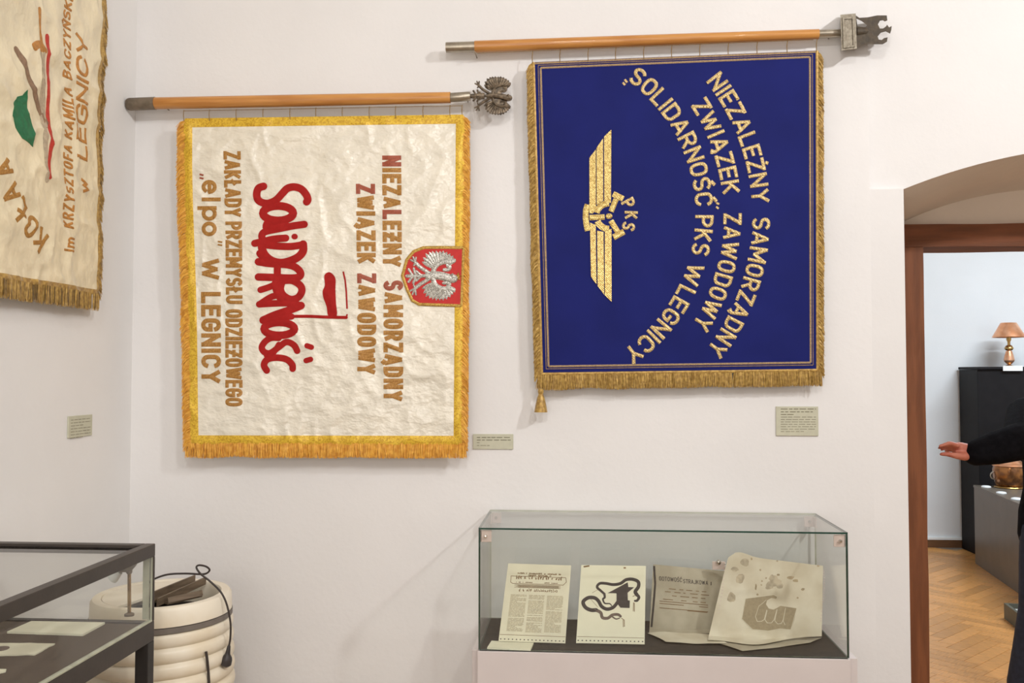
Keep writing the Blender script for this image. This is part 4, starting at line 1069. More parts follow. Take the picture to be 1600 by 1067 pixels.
# bulletin
def N1(x, y): return (780 + x / 7.117, 870 + y / 7.117)
s1 = Sheet('bulletin_sheet', 'closely printed three-column bulletin leaning at the left of the case', [N1(100, 72), N1(800, 95), N1(735, 962), N1(-8, 935)], lambda x, y: lean(yb1, .085, 1004, y), 'paper', group='papers in the glass case')
def q1(u, v): return bilin([N1(100, 72), N1(800, 95), N1(735, 962), N1(-8, 935)], u, v)
m = MB()
for col_x in ((.10, .345), (.385, .625), (.665, .915)):
    y = .40
    while y < .875:
        x0, x1 = col_x
        if rnd.random() < .1: x1 -= rnd.uniform(.05, .15)
        x = x0
        while x < x1 - .01:
            w = min(rnd.uniform(.03, .09), x1 - x); s1.line(m, [q1(x, y), q1(x + w, y)], .5, 8); x += w + .008
        y += .0145
        if rnd.random() < .06: y += .012
s1.part('print_columns', 'print_pale', m)
m = MB(); box = [q1(.07, .16), q1(.93, .16), q1(.945, .215), q1(.90, .255), q1(.11, .255), q1(.075, .24), q1(.07, .16)]
s1.line(m, box, .42)
for k in range(7): s1.line(m, [q1(.14 + .03 * (k % 3), .268 + .006 * k), q1(.86 - .03 * (k % 2), .268 + .006 * k)], .22)
s1.part('title_box', 'print_brown', m)
m = MB()
for v0, h, u0, u1, hw in ((.125, .012, .17, .84, .5), (.148, .012, .34, .70, .45), (.185, .034, .15, .86, .55), (.24, .01, .16, .45, .3), (.24, .01, .60, .82, .3), (.345, .026, .22, .82, .45)):
    u = u0
    while u < u1:
        w = h * rnd.uniform(.5, .9)
        for _ in range(2):
            a = (u + rnd.uniform(0, w), v0 + rnd.uniform(-h, 0)); c = (u + rnd.uniform(0, w), v0 + rnd.uniform(0, h * .4)); s1.line(m, [q1(*a), q1(*c)], hw)
        s1.line(m, [q1(u, v0 - h * rnd.choice((0, .5, 1))), q1(u + w, v0 - h * rnd.choice((0, .5, 1)))], hw)
        u += w + h * .35 + (.03 if rnd.random() < .14 else 0)
s1.part('headline_print', 'print_brown', m)
def holes(s, q, v, n, r, u0=.03, u1=.97):
    m = MB()
    for i in range(n): p = q(u0 + (u1 - u0) * i / (n - 1), v); s.line(m, [(p[0] - r * .3, p[1]), (p[0] + r * .3, p[1])], r, 2, True)
    s.part('punched_holes', 'print_dark', m)
holes(s1, q1, .972, 17, .85); m = MB(); s1.line(m, [q1(.005, .915), q1(.995, .915)], .35); s1.part('ruled_line', 'print_brown', m)
# drawing of a snake round an arrow
def N2(x, y): return (895 + x / 7.115, 870 + y / 7.115)
c2 = [N2(95, 90), N2(812, 100), N2(798, 972), N2(36, 958)]
s2 = Sheet('snake_drawing', 'drawing of a dark snake coiled round an upward arrow, in the case', c2, lambda x, y: lean(yb2, .085, 1006, y), 'paper_white', group='papers in the glass case')
q2 = lambda u, v: bilin(c2, u, v)
def taper(s, mb, pts, hw0, hw1, k=6):
    c = catmull2(pts, k); n = len(c)
    for i in range(n - 1):
        h = hw0 + (hw1 - hw0) * i / n; s.line(mb, [c[i], c[i + 1]], h, 9, True)
m = MB()
taper(s2, m, [N2(500, 500), N2(450, 560), N2(380, 580), N2(320, 550), N2(285, 490), N2(240, 455), N2(170, 455), N2(115, 500), N2(140, 560), N2(200, 590), N2(260, 590)], 2.6, 3.0)
taper(s2, m, [N2(712, 420), N2(695, 385), N2(730, 330), N2(725, 275), N2(660, 248), N2(590, 255), N2(530, 295), N2(450, 308), N2(370, 295), N2(300, 295), N2(270, 335), N2(310, 375), N2(350, 410)], 2.9, 1.8)
taper(s2, m, [N2(350, 410), N2(355, 450), N2(335, 470), N2(355, 515), N2(410, 520), N2(432, 545)], 1.9, .6)
taper(s2, m, [N2(712, 420), N2(735, 450), N2(715, 485), N2(690, 488)], 2.6, 1.4)
s2.part('snake_body', 'print_dark', m)
m = MB(); taper(s2, m, [N2(255, 590), N2(310, 620), N2(330, 675), N2(390, 680), N2(440, 645), N2(500, 640), N2(530, 660)], 2.6, 2.0); taper(s2, m, [N2(440, 665), N2(480, 690), N2(520, 680)], 1.2, .8)
s2.part('snake_head', 'print_grey', m)
m = MB(); m.extrude([N2(*p) for p in [(388, 402), (610, 282), (618, 335), (682, 338), (610, 398), (612, 482), (634, 484), (632, 568), (530, 565), (486, 510), (486, 404)]], [], lambda p, d: s2.fn(p, d), .0006, .0001); s2.part('arrow', 'print_dark', m)
m = MB()
for a, c in (((540, 680), (575, 705)), ((560, 700), (562, 780)), ((572, 700), (575, 775)), ((676, 505), (672, 605)), ((684, 510), (686, 608)), ((665, 440), (690, 430))): s2.line(m, [N2(*a), N2(*c)], .5)
for a, c in (((200, 470), (280, 560)), ((215, 400), (300, 350)), ((120, 110), (185, 100)), ((565, 122), (590, 122))): s2.line(m, [N2(*a), N2(*c)], .25 if a[1] > 200 else 1.2)
s2.part('small_marks', 'print_brown', m)
holes(s2, q2, .965, 17, .9); m = MB(); s2.line(m, [q2(.01, .915), q2(.99, .92)], .3); s2.part('ruled_line', 'print_brown', m)
# strike notice
def N3(x, y): return (1015 + x / 7.11, 870 + y / 7.11)
yb3 = PZ(1065, 986, zdk).y
s3 = Sheet('strike_notice', 'aged strike notice standing behind the large stained sheet', [N3(40, 82), N3(862, 160), N3(735, 850), N3(-5, 850)], lambda x, y: yb3 + .07 * (max(0, 988 - y) / 110.0) ** 1.2 - .012 * math.sin(math.pi * (x - 1015) / 120), 'paper_grey', group='papers in the glass case')
t3 = lambda a, sl=.055: (lambda p, off: s3.fn((a[0] + p[0] + .0 * p[1], a[1] + p[0] * sl * 1.35 - p[1]), off + .0003))
text('GOTOWOŚĆ', 36, 6.6, .42, t3(N3(105, 262)), .0003, .0002, 'print_dark', s3.t, step=3)
text('STRAJKOWA', 39, 6.6, .42, t3(N3(372, 292)), .0003, .0002, 'print_dark', s3.t, step=3); text('!', 2, 5.5, .6, t3(N3(676, 315)), .0003, .0002, 'print_dark', s3.t, step=3)
m = MB()
for y, segs in ((345, ((215, 290), (330, 375), (405, 475), (515, 550), (580, 630))), (380, ((170, 235), (275, 345), (375, 400), (450, 535), (570, 660))), (420, ((250, 300), (340, 440), (470, 535), (570, 620))), (465, ((150, 260), (350, 410), (480, 535), (565, 625))), (490, ((110, 650),)), (515, ((110, 380), (550, 650))), (565, ((110, 650),)), (572, ((420, 640),))):
    for a, c in segs: s3.line(m, [N3(a, y + (a - 110) * .085), N3(c, y + (c - 110) * .085)], .55, 5)
s3.part('print_lines', 'print_brown', m)
m = MB(); s3.line(m, [N3(50, 100), N3(62, 300), N3(45, 520), N3(20, 780)], 1.6, 4); s3.part('sleeve_edge', 'print_dark', m)
# large stained sheet with the fist
def N4(x, y): return (1120 + x / 6.095, 855 + y / 6.095)
yb4 = PZ(1195, 1000, zdk).y
def Y4(x, y):
    return yb4 + .072 * (max(0.0, 1004 - y) / 140.0) ** 1.25 - .020 * math.sin(math.pi * min(1, max(0, (x - 1108) / 182.0))) + .012 * smooth(1150, 1125, x) * smooth(890, 866, y)
def wob4(u, v):
    return (4 * math.sin(u * 3.1) * (1 - v) * 0, -5.5 * math.exp(-((u - .12) / .12) ** 2) * (1 - v) ** 2 + 7 * math.exp(-(u / .05) ** 2) * (1 - v) ** 4 + 10 * math.exp(-((u - .42) / .26) ** 2) * v ** 3)
s4 = Sheet('fist_poster', 'large stained curling poster with a clenched fist emblem', [(1138, 866), (1286, 884), (1284, 994), (1106, 999)], Y4, 'paper_aged', nu=26, nv=22, wob=wob4, lift=.0105, group='papers in the glass case')
def Fp(*l): return [N4(*p) for p in l]
patch('fist_emblem', 'fist_print', s4.t, Fp((275, 490), (540, 452), (575, 470), (572, 492), (520, 482), (478, 505), (468, 545), (490, 578), (535, 590), (575, 572), (605, 555), (762, 580), (735, 700), (705, 782), (600, 772), (480, 795), (340, 782), (236, 682), (255, 600)), s4.fn, .0008, 4)
m = MB()
for l in (((275, 490), (540, 452), (575, 470), (570, 494)), ((400, 560), (368, 660), (385, 705), (425, 705), (450, 690), (475, 595)), ((400, 560), (440, 530), (470, 500)), ((480, 600), (458, 690), (480, 720), (520, 720), (545, 690), (572, 590)), ((575, 590), (552, 700), (580, 730), (615, 725), (632, 690), (655, 575)), ((655, 580), (632, 700), (650, 740)), ((470, 540), (495, 582), (540, 592), (580, 572), (605, 555), (762, 580), (705, 782)), ((275, 490), (238, 682), (340, 782), (480, 795))):
    stroke(m, Fp(*l), .45, s4.fn, .0011, .0003, 3)
s4.part('fist_outline', 'paper_aged', m)
m = MB()
def blob(cx, cy, rx, ry, sd):
    n = 14; m.extrude([N4(cx + rx * (1 + .45 * noise.noise(Vector((math.cos(a) * 1.3, math.sin(a) * 1.3, sd)))) * math.cos(a), cy + ry * (1 + .45 * noise.noise(Vector((math.cos(a) * 1.3, math.sin(a) * 1.3, sd)))) * math.sin(a)) for a in [2 * math.pi * i / n for i in range(n)]], [], lambda p, d: s4.fn(p, d), .0004, .0001)
for i, (x, y, a, c) in enumerate(((270, 140, 45, 34), (175, 210, 35, 22), (215, 295, 42, 48), (140, 480, 40, 50), (535, 300, 40, 45), (500, 370, 40, 40), (600, 370, 34, 26), (555, 340, 60, 40))): blob(x, y, a, c, i * 2.3)
s4.part('grey_stains', 'stain', m)
m = MB()
for i, (x, y, a, c) in enumerate(((700, 290, 34, 16), (750, 318, 26, 16), (585, 262, 14, 10), (415, 215, 9, 9), (430, 322, 8, 8), (470, 292, 8, 8), (372, 380, 9, 30), (388, 450, 10, 9), (820, 400, 18, 12), (770, 480, 10, 10), (965, 178, 12, 8), (575, 130, 9, 8), (425, 358, 8, 7), (330, 110, 9, 14))): blob(x, y, a, c, i * 1.7 + 40)
s4.part('brown_spots', 'stain_dark', m)
m = MB()
for l in (((1018, 225), (1024, 330), (1020, 440), (1006, 560), (990, 700)), ((80, 150), (60, 330), (45, 470), (10, 640))):
    c = catmull2(Fp(*l), 9)
    for p in c[::2]: stroke(m, [(p[0] - .4, p[1]), (p[0] + .4, p[1])], .7, s4.fn, .0009, .0002, 2, True)
s4.part('sleeve_stitching', 'acrylic', m)
a_ = PY(1113, 877, yb4 + .10); c_ = PY(1133, 890, yb4 + .10)
m = MB(); m.bbox(a_.x, c_.x, yb4 + .098, yb4 + .104, c_.z, a_.z, .001); hc = m.build('holder_clip', 'acrylic', s4.t)
m = MB(); m.ball(PY(1123, 878, yb4 + .096), .010); m.build('clip_knob', 'chrome', hc, True)
def flat_sheet(name, label, q, z, amp, mat):
    def S(u, v):
        p = PZ(*bilin(q, u, v), z); return p + Vector((0, 0, amp * (1 + noise.noise(Vector((u * 3, v * 2, z * 90)))) + amp * .8 * math.sin(u * 5 + v * 3)))
    v, f = grid_solid(S, 16, 6, .0010, (0, 0, -1)); b = MB(); b.add(v, f); o = b.build(name, mat, None, True)
    tag(o, label, 'paper', 'papers in the glass case'); return o
flat_sheet('crumpled_leaflet', 'crumpled leaflet lying in front of the strike notice', [(1012, 989.5), (1116, 991), (1136, 1007), (1040, 1004)], zdk + .004, .0034, 'paper_aged')
flat_sheet('folded_sleeve', 'folded sheet sticking out below the stained poster', [(1110, 1001), (1284, 996), (1266, 1005), (1160, 1018)], zdk + .003, .0022, 'paper_grey')
q = [PZ(x, y, zdk) for x, y in ((768, 1003), (834, 1006), (829, 1017), (761, 1014))]
b = MB(); b.add(q + [p + Vector((0, 0, .005)) for p in q], [(3, 2, 1, 0), (4, 5, 6, 7), (0, 1, 5, 4), (1, 2, 6, 5), (2, 3, 7, 6), (3, 0, 4, 7)])
tag(b.build('blank_card', 'paper_white'), 'small blank cream card lying at the front left of the glass case', 'card')

# ================================================================== TABLE VITRINE AT THE LEFT
vc = PZ(243, 849, 1.106); vx1, vyb, vz1 = vc.x, vc.y, 1.106
vx0, vyf, vzd, vzb = XL + .03, vyb - 1.25, .885, .83
vt = thing('table_vitrine', 'dark framed table vitrine with glass lid along the left wall', 'display case', ((vx0 + vx1) / 2, (vyb + vyf) / 2, 0))
W = .03
def rail(name, x0, x1, y0, y1, z0, z1, mat='vitrine_frame'): b = MB(); b.bbox(x0, x1, y0, y1, z0, z1, .002); return b.build(name, mat, vt)
rail('top_rail', vx1 - W, vx1, vyf, vyb, vz1 - .036, vz1); rail('top_rail', vx0, vx0 + W, vyf, vyb, vz1 - .036, vz1)
rail('top_rail', vx0 + W, vx1 - W, vyb - W, vyb, vz1 - .026, vz1); rail('top_rail', vx0 + W, vx1 - W, vyf, vyf + W, vz1 - .036, vz1)
for x in (vx0, vx1 - .011):
    for y in (vyf, vyb - .011):
        rail('corner_post', x, x + .011, y, y + .011, vzd, vz1 - .036)
rail('apron', vx1 - .022, vx1, vyf, vyb, vzb, vzd); rail('apron', vx0, vx0 + .022, vyf, vyb, vzb, vzd)
rail('apron', vx0 + .022, vx1 - .022, vyb - .022, vyb, vzb, vzd); rail('apron', vx0 + .022, vx1 - .022, vyf, vyf + .022, vzb, vzd)
for x in (vx0, vx1 - .038):
    for y in (vyf, vyb - .038): rail('leg', x, x + .038, y, y + .038, 0, vzb, 'vitrine_leg')
rail('deck', vx0 + .022, vx1 - .022, vyf + .022, vyb - .022, vzd - .014, vzd - .004, 'vitrine_deck')
pane('side_pane', vx1 - .0075, vx1 - .0015, vyf + .012, vyb - .012, vzd, vz1 - .036, vt, 'x', 'pane_vitrine', 'glass_edge_pale'); pane('side_pane', vx0 + .0015, vx0 + .0075, vyf + .012, vyb - .012, vzd, vz1 - .036, vt, 'x', 'pane_vitrine', 'glass_edge_pale')
pane('end_pane', vx0 + .012, vx1 - .012, vyb - .0075, vyb - .0015, vzd, vz1 - .026, vt, 'y', 'pane_vitrine', 'glass_edge_pale'); pane('end_pane', vx0 + .012, vx1 - .012, vyf + .0015, vyf + .0075, vzd, vz1 - .036, vt, 'y', 'pane_vitrine', 'glass_edge_pale')
pane('lid_pane', vx0 + W, vx1 - W, vyf + W, vyb - W, vz1 - .014, vz1 - .008, vt, 'z', 'pane_vitrine', 'glass_edge_pale')
b = MB(); b.bbox(vx1 - .013, vx1 - .0005, vyf + .012, vyb - .012, vzd + .0002, vzd + .006, .001); b.build('glass_bead', 'glass_edge_pale', vt)
b = MB(); b.bbox(vx1 - .030, vx1 - .0115, vyb - .014, vyb - .009, vzd + .006, vz1 - .036, .001); b.build('corner_strip', 'glass_edge_pale', vt)
zv = vzd - .004
def flat_doc(name, q, th, mat, label, cat, wav=0.0):
    P = [PZ(x, y, zv + th) for x, y in q]
    def S(u, v):
        a = P[0].lerp(P[1], u).lerp(P[3].lerp(P[2], u), v)
        e = wav * noise.noise(Vector((u * 5, v * 5, 2)))
        return a + Vector((e if v in (0, 1) or u in (0, 1) else 0, e * .6, abs(e) * .3))
    v, f = grid_solid(S, 10, 8, th - .0004, (0, 0, -1)); b = MB(); b.add(v, f); o = b.build(name, mat); tag(o, label, cat, 'documents in the vitrine'); return o
flat_doc('document_plate', [(49, 970), (164, 972), (130, 990.5), (11, 986.5)], .006, 'paper_white', 'white flat document plate at the back of the dark vitrine', 'document')
d2 = flat_doc('cream_document', [(-50, 1004), (86, 1005), (54, 1022), (-90, 1025)], .004, 'paper', 'cream document with torn edge and brown oval seal in the vitrine', 'document', .006)
d2.data.materials[0] = MATS['paper']
b = MB(); pc = PZ(0, 1013.5, zv + .0048); b.lathe([(0, .0006), (.022, .0006), (.022, -.0004), (0, -.0004)], pc, 24); b.build('oval_seal', 'print_grey', d2)
flat_doc('document_corner', [(-40, 1044), (10, 1045), (9, 1048), (-48, 1062)], .004, 'paper_white', 'corner of a white document at the left frame edge', 'document')
# small case lamp
lb = PZ(202, 962, zv); k = (lb - C0).dot(CF) / F
LP = lambda x, y, dy=0.0: PY(x, y, lb.y + dy)
t = thing('case_lamp', 'small stemmed display lamp standing in the back corner of the vitrine', 'lamp', lb)
b = MB(); b.lathe([(0, 0), (.014, 0), (.014, .006), (.006, .010), (0, .010)], lb, 18); b.build('base', 'steel_dull', t, True)
b = MB(); b.tube([lb + Vector((0, 0, .009)), LP(202, 895)], .0052, 10); b.build('stem', 'brass', t, True)
b = MB(); b.ball(LP(202, 893), .009); b.build('joint', 'steel_dull', t, True)
b = MB(); b.extrude([(184, 890), (190, 884), (213, 876), (214, 882), (209, 888), (205, 892), (197, 894), (189, 894)], [], lambda p, d: PY(p[0], p[1], lb.y + d), -.014, .012); b.build('head_bracket', 'steel_dull', t)
tip = LP(175, 902); ax = (LP(192, 889) - tip).normalized()
b = MB(); b.lathe([(.020, 0), (.0195, .004), (.012, .024), (.010, .03), (0, .03)], tip, 20, ax); b.lathe([(.018, .002), (.010, .02), (0, .02)], tip, 20, ax); b.build('shade', 'white_enamel', t, True)

# ================================================================== RIBBED DRUM
bc = PD(254, 925, 3.0); bz = bc.z; bx, by = bc.x, bc.y; br = .222
drum = thing('ribbed_drum', 'cream ribbed plastic drum humidifier with slatted top behind the vitrine', 'drum', (bx, by, 0))
prof = [(.17, 0.0), (.195, .01)]; z = .01; n = 16; pitch = (bz - .062 - .02 - .01) / n
for i in range(n):
    bul = br * (1.0 + .06 * math.sin(math.pi * min(1, (i + 1) / n * .92)))
    for t_, r_ in ((.06, -.008), (.16, -.002), (.35, .002), (.55, .003), (.78, .001), (.92, -.003), (.98, -.008)): prof.append((bul + r_, z + pitch * t_))
    z += pitch
prof += [(br - .006, z)]
b = MB(); b.lathe(prof, (bx, by, 0), 64); b.build('ribbed_body', 'cream_plastic', drum, True)
b = MB(); b.lathe([(br - .008, z), (br + .003, z + .001), (br + .003, z + .017), (br - .008, z + .018)], (bx, by, 0), 64); b.build('grey_band', 'grey_band', drum, True)
z += .018
b = MB(); b.lathe([(br - .008, z), (br + .001, z + .002), (br - .001, bz - .012), (br - .008, bz - .003), (br - .02, bz), (br - .034, bz - .003), (br - .038, bz - .012), (br - .04, z - .02)], (bx, by, 0), 64); b.build('collar', 'cream_plastic', drum, True)
b = MB(); b.lathe([(0, z - .012), (br - .039, z - .012)], (bx, by, 0), 48); b.lathe([(0, z - .016), (br - .039, z - .016)], (bx, by, 0), 48); b.build('inner_tray', 'dark_inside', drum)
# half lid at the left and boards in the opening
hl = [(bx + (br - .037) * math.cos(a), by + (br - .037) * math.sin(a)) for a in [R(78 + (250 - 78) * i / 24) for i in range(25)]]
b = MB(); b.extrude(hl, [], lambda p, d: Vector((p[0], p[1], d)), bz - .004, bz - .012); b.build('half_lid', 'cream_plastic', drum)
BP = lambda x, y, dz: PZ(x, y, bz + dz)
for a, c, w in (((238, 932), (304, 905), .03), ((246, 941), (321, 907), .026), ((262, 938), (316, 926), .018)):
    p, q_ = BP(*a, 0.0), BP(*c, .004); b = MB(); b.bar(p, q_, .006, w, up=(.15, .5, .8)); b.build('slat_board', 'slat_board', drum)
b = MB(); b.bar(BP(258, 942, -.01), BP(312, 930, -.01), .03, .006); b.build('slat_board', 'slat_board', drum)
def side(px, py):           # point on the drum's visible side
    for dep in [2.70 + i * .004 for i in range(90)]:
        p = PD(px, py, dep)
        if math.hypot(p.x - bx, p.y - by) < br * 1.05 + .006: return p
    return PD(px, py, 2.95)
cpts = [PD(226, 915, 2.95), PD(240, 905, 2.95), PD(262, 897.5, 2.96), PD(290, 896, 2.97), PD(311, 897, 2.97), PD(322, 896, 2.965), PD(327.5, 890.5, 2.96), PD(322, 885, 2.955), PD(311, 883, 2.95), PD(307, 887, 2.945), PD(314, 897, 2.94),
        PD(328, 908, 2.94), PD(345, 925, 2.94), PD(354.5, 945, 2.94), PD(360, 972, 2.94), PD(360, 995, 2.94), PD(357.5, 1011, 2.94)]
b = MB(); b.tube(catmull(cpts, 6), .0032, 8); cord = b.build('power_cord', 'cord_black', drum, True)
p0, p1 = PD(358, 1008, 2.94), PD(352.5, 1040, 2.94)
b = MB(); b.lathe([(.0038, 0), (.0055, .004), (.0075, .022), (.009, .03), (.016, .04), (.018, .048), (.0175, .064), (.011, .070), (0, .070)], p0, 18, p1 - p0); b.build('plug', 'plug_black', cord, True)
b = MB(); b.tube([side(322, 1018) , side(324, 1034), side(325.5, 1050), side(327, 1075)], .0045, 8); b.build('side_strip', 'cord_black', drum)

# ================================================================== THE ADJOINING ROOM
g0 = PZ(1524, 880, 0); g1 = PZ(1597, 931, 0)
gd = (g1 - g0).normalized(); gn = Vector((-gd.y, gd.x, 0))
if gn.x < 0: gn = -gn
gz = .655; gl = 2.1; gw = 1.1
def gp(s, w, z): return g0 + gd * s + gn * w + Vector((0, 0, z))
t = thing('grey_plinth', 'long low grey plinth in the adjoining room', 'plinth', gp(gl / 2, gw / 2, 0))
def obox(name, s0, s1, w0, w1, z0, z1, mat, par):
    b = MB(); b.add([gp(s, w, z) for z in (z0, z1) for w in (w0, w1) for s in (s0, s1)], [(0, 2, 3, 1), (4, 5, 7, 6), (0, 1, 5, 4), (2, 6, 7, 3), (0, 4, 6, 2), (1, 3, 7, 5)])
    return b.build(name, mat, par)
obox('body', 0, gl, 0, gw, 0, gz - .02, 'grey_plinth', t); obox('top_board', -.004, gl + .004, -.004, gw + .004, gz - .019, gz, 'grey_plinth', t)
# black tall case behind it
kb = PZ(1531, 870, 0); kb = PY(1531, 700, 4.62); kz = PY(1531, 573, 4.62).z
t = thing('black_showcase', 'tall black showcase block against the far wall', 'showcase', (kb.x + .5, 4.84, 0))
b = MB(); b.bbox(kb.x, kb.x + 1.1, 4.64, 5.02, 0, kz - .025, .003); b.build('body', 'black_panel', t)
b = MB(); b.bbox(kb.x - .003, kb.x + 1.103, 4.62, 5.03, kz - .024, kz, .003); b.build('top_board', 'black_panel', t)
# copper lamp on it
lc = PY(1577, 572, 4.80); lc.z = kz; s_ = (lc - C0).dot(CF) / F
t = thing('copper_table_lamp', 'polished copper table lamp on the black showcase', 'lamp', lc)
H = lambda py: (571 - py) * s_
b = MB(); b.lathe([(.0, 0), (.045, 0), (.045, .006), (.03, .012), (.018, .02), (.0, .02)], lc, 28); b.build('foot', 'brass', t, True)
b = MB(); b.lathe([(.0, .015), (.022, H(566)), (.042, H(562)), (.044, H(560)), (.036, H(553)), (.024, H(546)), (.0, H(545))], lc, 28); b.build('body', 'copper', t, True)
b = MB(); b.lathe([(.0, H(546)), (.026, H(545)), (.036, H(543)), (.036, H(541)), (.026, H(538)), (.016, H(537)), (0, H(537))], lc, 28); b.build('collar', 'brass', t, True)
b = MB(); b.lathe([(.0, H(538)), (.012, H(537)), (.012, H(532)), (.02, H(529)), (.02, H(524)), (.0, H(520))], lc, 20); b.build('stem', 'brass', t, True)
b = MB(); b.lathe([(.132, H(525)), (.134, H(524)), (.066, H(502.5)), (.062, H(502)), (.062, H(503)), (.128, H(525)), (.132, H(525))], lc, 40); b.build('shade', 'copper', t, True)
p = PY(1567, 571.5, 4.615); q = PY(1598, 579.5, 4.615)
b = MB(); b.bbox(p.x, q.x, 4.612, 4.619, q.z, p.z, .001); tag(b.build('name_card', 'white_enamel'), 'small white card on the front edge of the black showcase', 'card')
# copper pot
pc = PZ(1578, 762, gz); pc = gp((pc - g0).dot(gd), max(.22, (pc - g0).dot(gn)), gz); s_ = (pc - C0).dot(CF) / F
t = thing('copper_cauldron', 'brown and copper cauldron with brass foot ring on the grey plinth', 'pot', pc)
b = MB(); b.lathe([(.0, .0), (.115, 0), (.12, .006), (.115, .014), (.10, .018), (0, .018)], pc, 36); b.build('foot_ring', 'brass', t, True)
b = MB(); b.lathe([(.09, .014), (.11, .03), (.125, .09), (.128, .15), (.12, .18), (.105, .19)], pc, 36); b.build('body', 'brown_glaze', t, True)
b = MB(); b.lathe([(.126, .178), (.132, .184), (.128, .196), (.112, .2), (.112, .19)], pc, 36); b.build('rim', 'copper', t, True)
b = MB(); b.lathe([(.114, .198), (.08, .225), (.03, .245), (.02, .25), (.018, .27), (.0, .275)], pc, 36); b.build('lid', 'copper', t, True)
for sg in (-1, 1):
    b = MB(); b.tube([pc + Vector((sg * (.122 + .03 * math.sin(a)), 0, .10 + .03 * math.cos(a))) for a in [math.pi * i / 8 for i in range(9)]], .006, 8); b.build('handle', 'steel', t, True)
for i, (x, y) in enumerate(((1540, 761.5), (1560.5, 771), (1582, 780.5))):
    p = PZ(x, y, gz); w = max(.05, (p - g0).dot(gn)); p = gp((p - g0).dot(gd), w, gz)
    b = MB(); b.lathe([(0, 0), (.036, 0), (.038, .004), (.034, .012), (.02, .016), (0, .016)], p, 24)
    tag(b.build('white_disc', 'white_enamel', None, True), ['small white round disc at the far end of the grey plinth', 'middle small white round disc on the edge of the grey plinth', 'small white round disc on the plinth nearest the person'][i], 'disc', 'white discs on the plinth edge')
# low tray by the person's feet
a = PZ(1569, 966, 0); b = MB(); tz = .1
t = thing('low_display_tray', 'low dark rimmed tray with white inside on the parquet floor', 'tray', (a.x + .1, a.y - .2, 0))
dx = gd * 1.0
def tq(s, w, z): return a + gd * s + gn * w + Vector((0, 0, z))
def tbox(name, s0, s1, w0, w1, z0, z1, mat):
    m = MB(); m.add([tq(s, w, z) for z in (z0, z1) for w in (w0, w1) for s in (s0, s1)], [(0, 2, 3, 1), (4, 5, 7, 6), (0, 1, 5, 4), (2, 6, 7, 3), (0, 4, 6, 2), (1, 3, 7, 5)]); m.build(name, mat, t)
tbox('rim_side', 0, .45, 0, .02, 0, tz, 'low_base'); tbox('rim_side', 0, .45, .2, .22, 0, tz, 'low_base'); tbox('rim_side', 0, .02, .02, .2, 0, tz, 'low_base'); tbox('rim_side', .43, .45, .02, .2, 0, tz, 'low_base')
tbox('tray_floor', .02, .43, .02, .2, 0, tz - .03, 'white_enamel')

# ------------------------------------------------------------------ the person
def capsule(mb, pts, rad, n=14, flat=1.0):
    pts = [Vector(p) for p in pts]
    d0 = (pts[0] - pts[1]).normalized(); d1 = (pts[-1] - pts[-2]).normalized()
    P = [pts[0] + d0 * rad[0] * q for q in (.97, .8, .45)] + pts + [pts[-1] + d1 * rad[-1] * q for q in (.45, .8, .97)]
    Q = [rad[0] * q for q in (.22, .6, .89)] + list(rad) + [rad[-1] * q for q in (.89, .6, .22)]
    mb.tube(P, Q, n, flat=flat)
def fuse(mb, name, mat, parent, vox=.006, it=6):
    o = mb.build(name, mat, None)
    md = o.modifiers.new('r', 'REMESH'); md.mode = 'VOXEL'; md.voxel_size = vox
    sm = o.modifiers.new('s', 'SMOOTH'); sm.iterations = it; sm.factor = .5
    dg = bpy.context.evaluated_depsgraph_get(); me = bpy.data.meshes.new_from_object(o.evaluated_get(dg))
    o.modifiers.clear(); old = o.data; o.data = me; bpy.data.meshes.remove(old)
    me.polygons.foreach_set('use_smooth', [True] * len(me.polygons))
    if not me.materials: me.materials.append(MATS[mat])
    c = o.location.copy(); o.parent = parent; o.location = c - WO[parent.name]; WO[o.name] = c
    return o
dp = 4.3
hp = PD(1662, 800, dp); px_, py_ = hp.x, hp.y
per = thing('person', 'person in black sweater and dark jeans reaching out one hand behind the doorway', 'person', (px_, py_, 0))
def Q(x, y, z): return Vector((px_ + y, py_ + x, z))             # x: back, y: to the right; facing the viewer
sh = Q(-.01, -.17, 1.40); el = PD(1594, 690, dp - .25); wr = PD(1516, 710, dp - .22); kn = PD(1497, 703, dp - .22)
sh2 = Q(.01, .17, 1.40); el2 = Q(.06, .22, 1.10); wr2 = Q(-.04, .2, .86)
bd = MB()
capsule(bd, [Q(0, 0, .95), Q(-.01, 0, 1.1), Q(0, 0, 1.3), Q(0, 0, 1.42), Q(-.01, 0, 1.5)], [.163, .15, .163, .125, .06], flat=.8)
capsule(bd, [Q(-.015, 0, 1.46), Q(-.03, 0, 1.56)], [.055, .052])
bd.ball(Q(-.04, 0, 1.635), (.076, .098, .118), 18, 14); bd.ball(Q(-.085, 0, 1.575), (.05, .05, .045), 14, 10)
capsule(bd, [Q(-.13, 0, 1.645), Q(-.152, 0, 1.615)], [.010, .015]); 
for s in (-1, 1): bd.ball(Q(-.025, s * .077, 1.625), (.01, .02, .032), 10, 8)
capsule(bd, [sh, el], [.055, .043]); capsule(bd, [el, wr], [.042, .027]); capsule(bd, [sh2, el2], [.055, .043]); capsule(bd, [el2, wr2], [.042, .027])
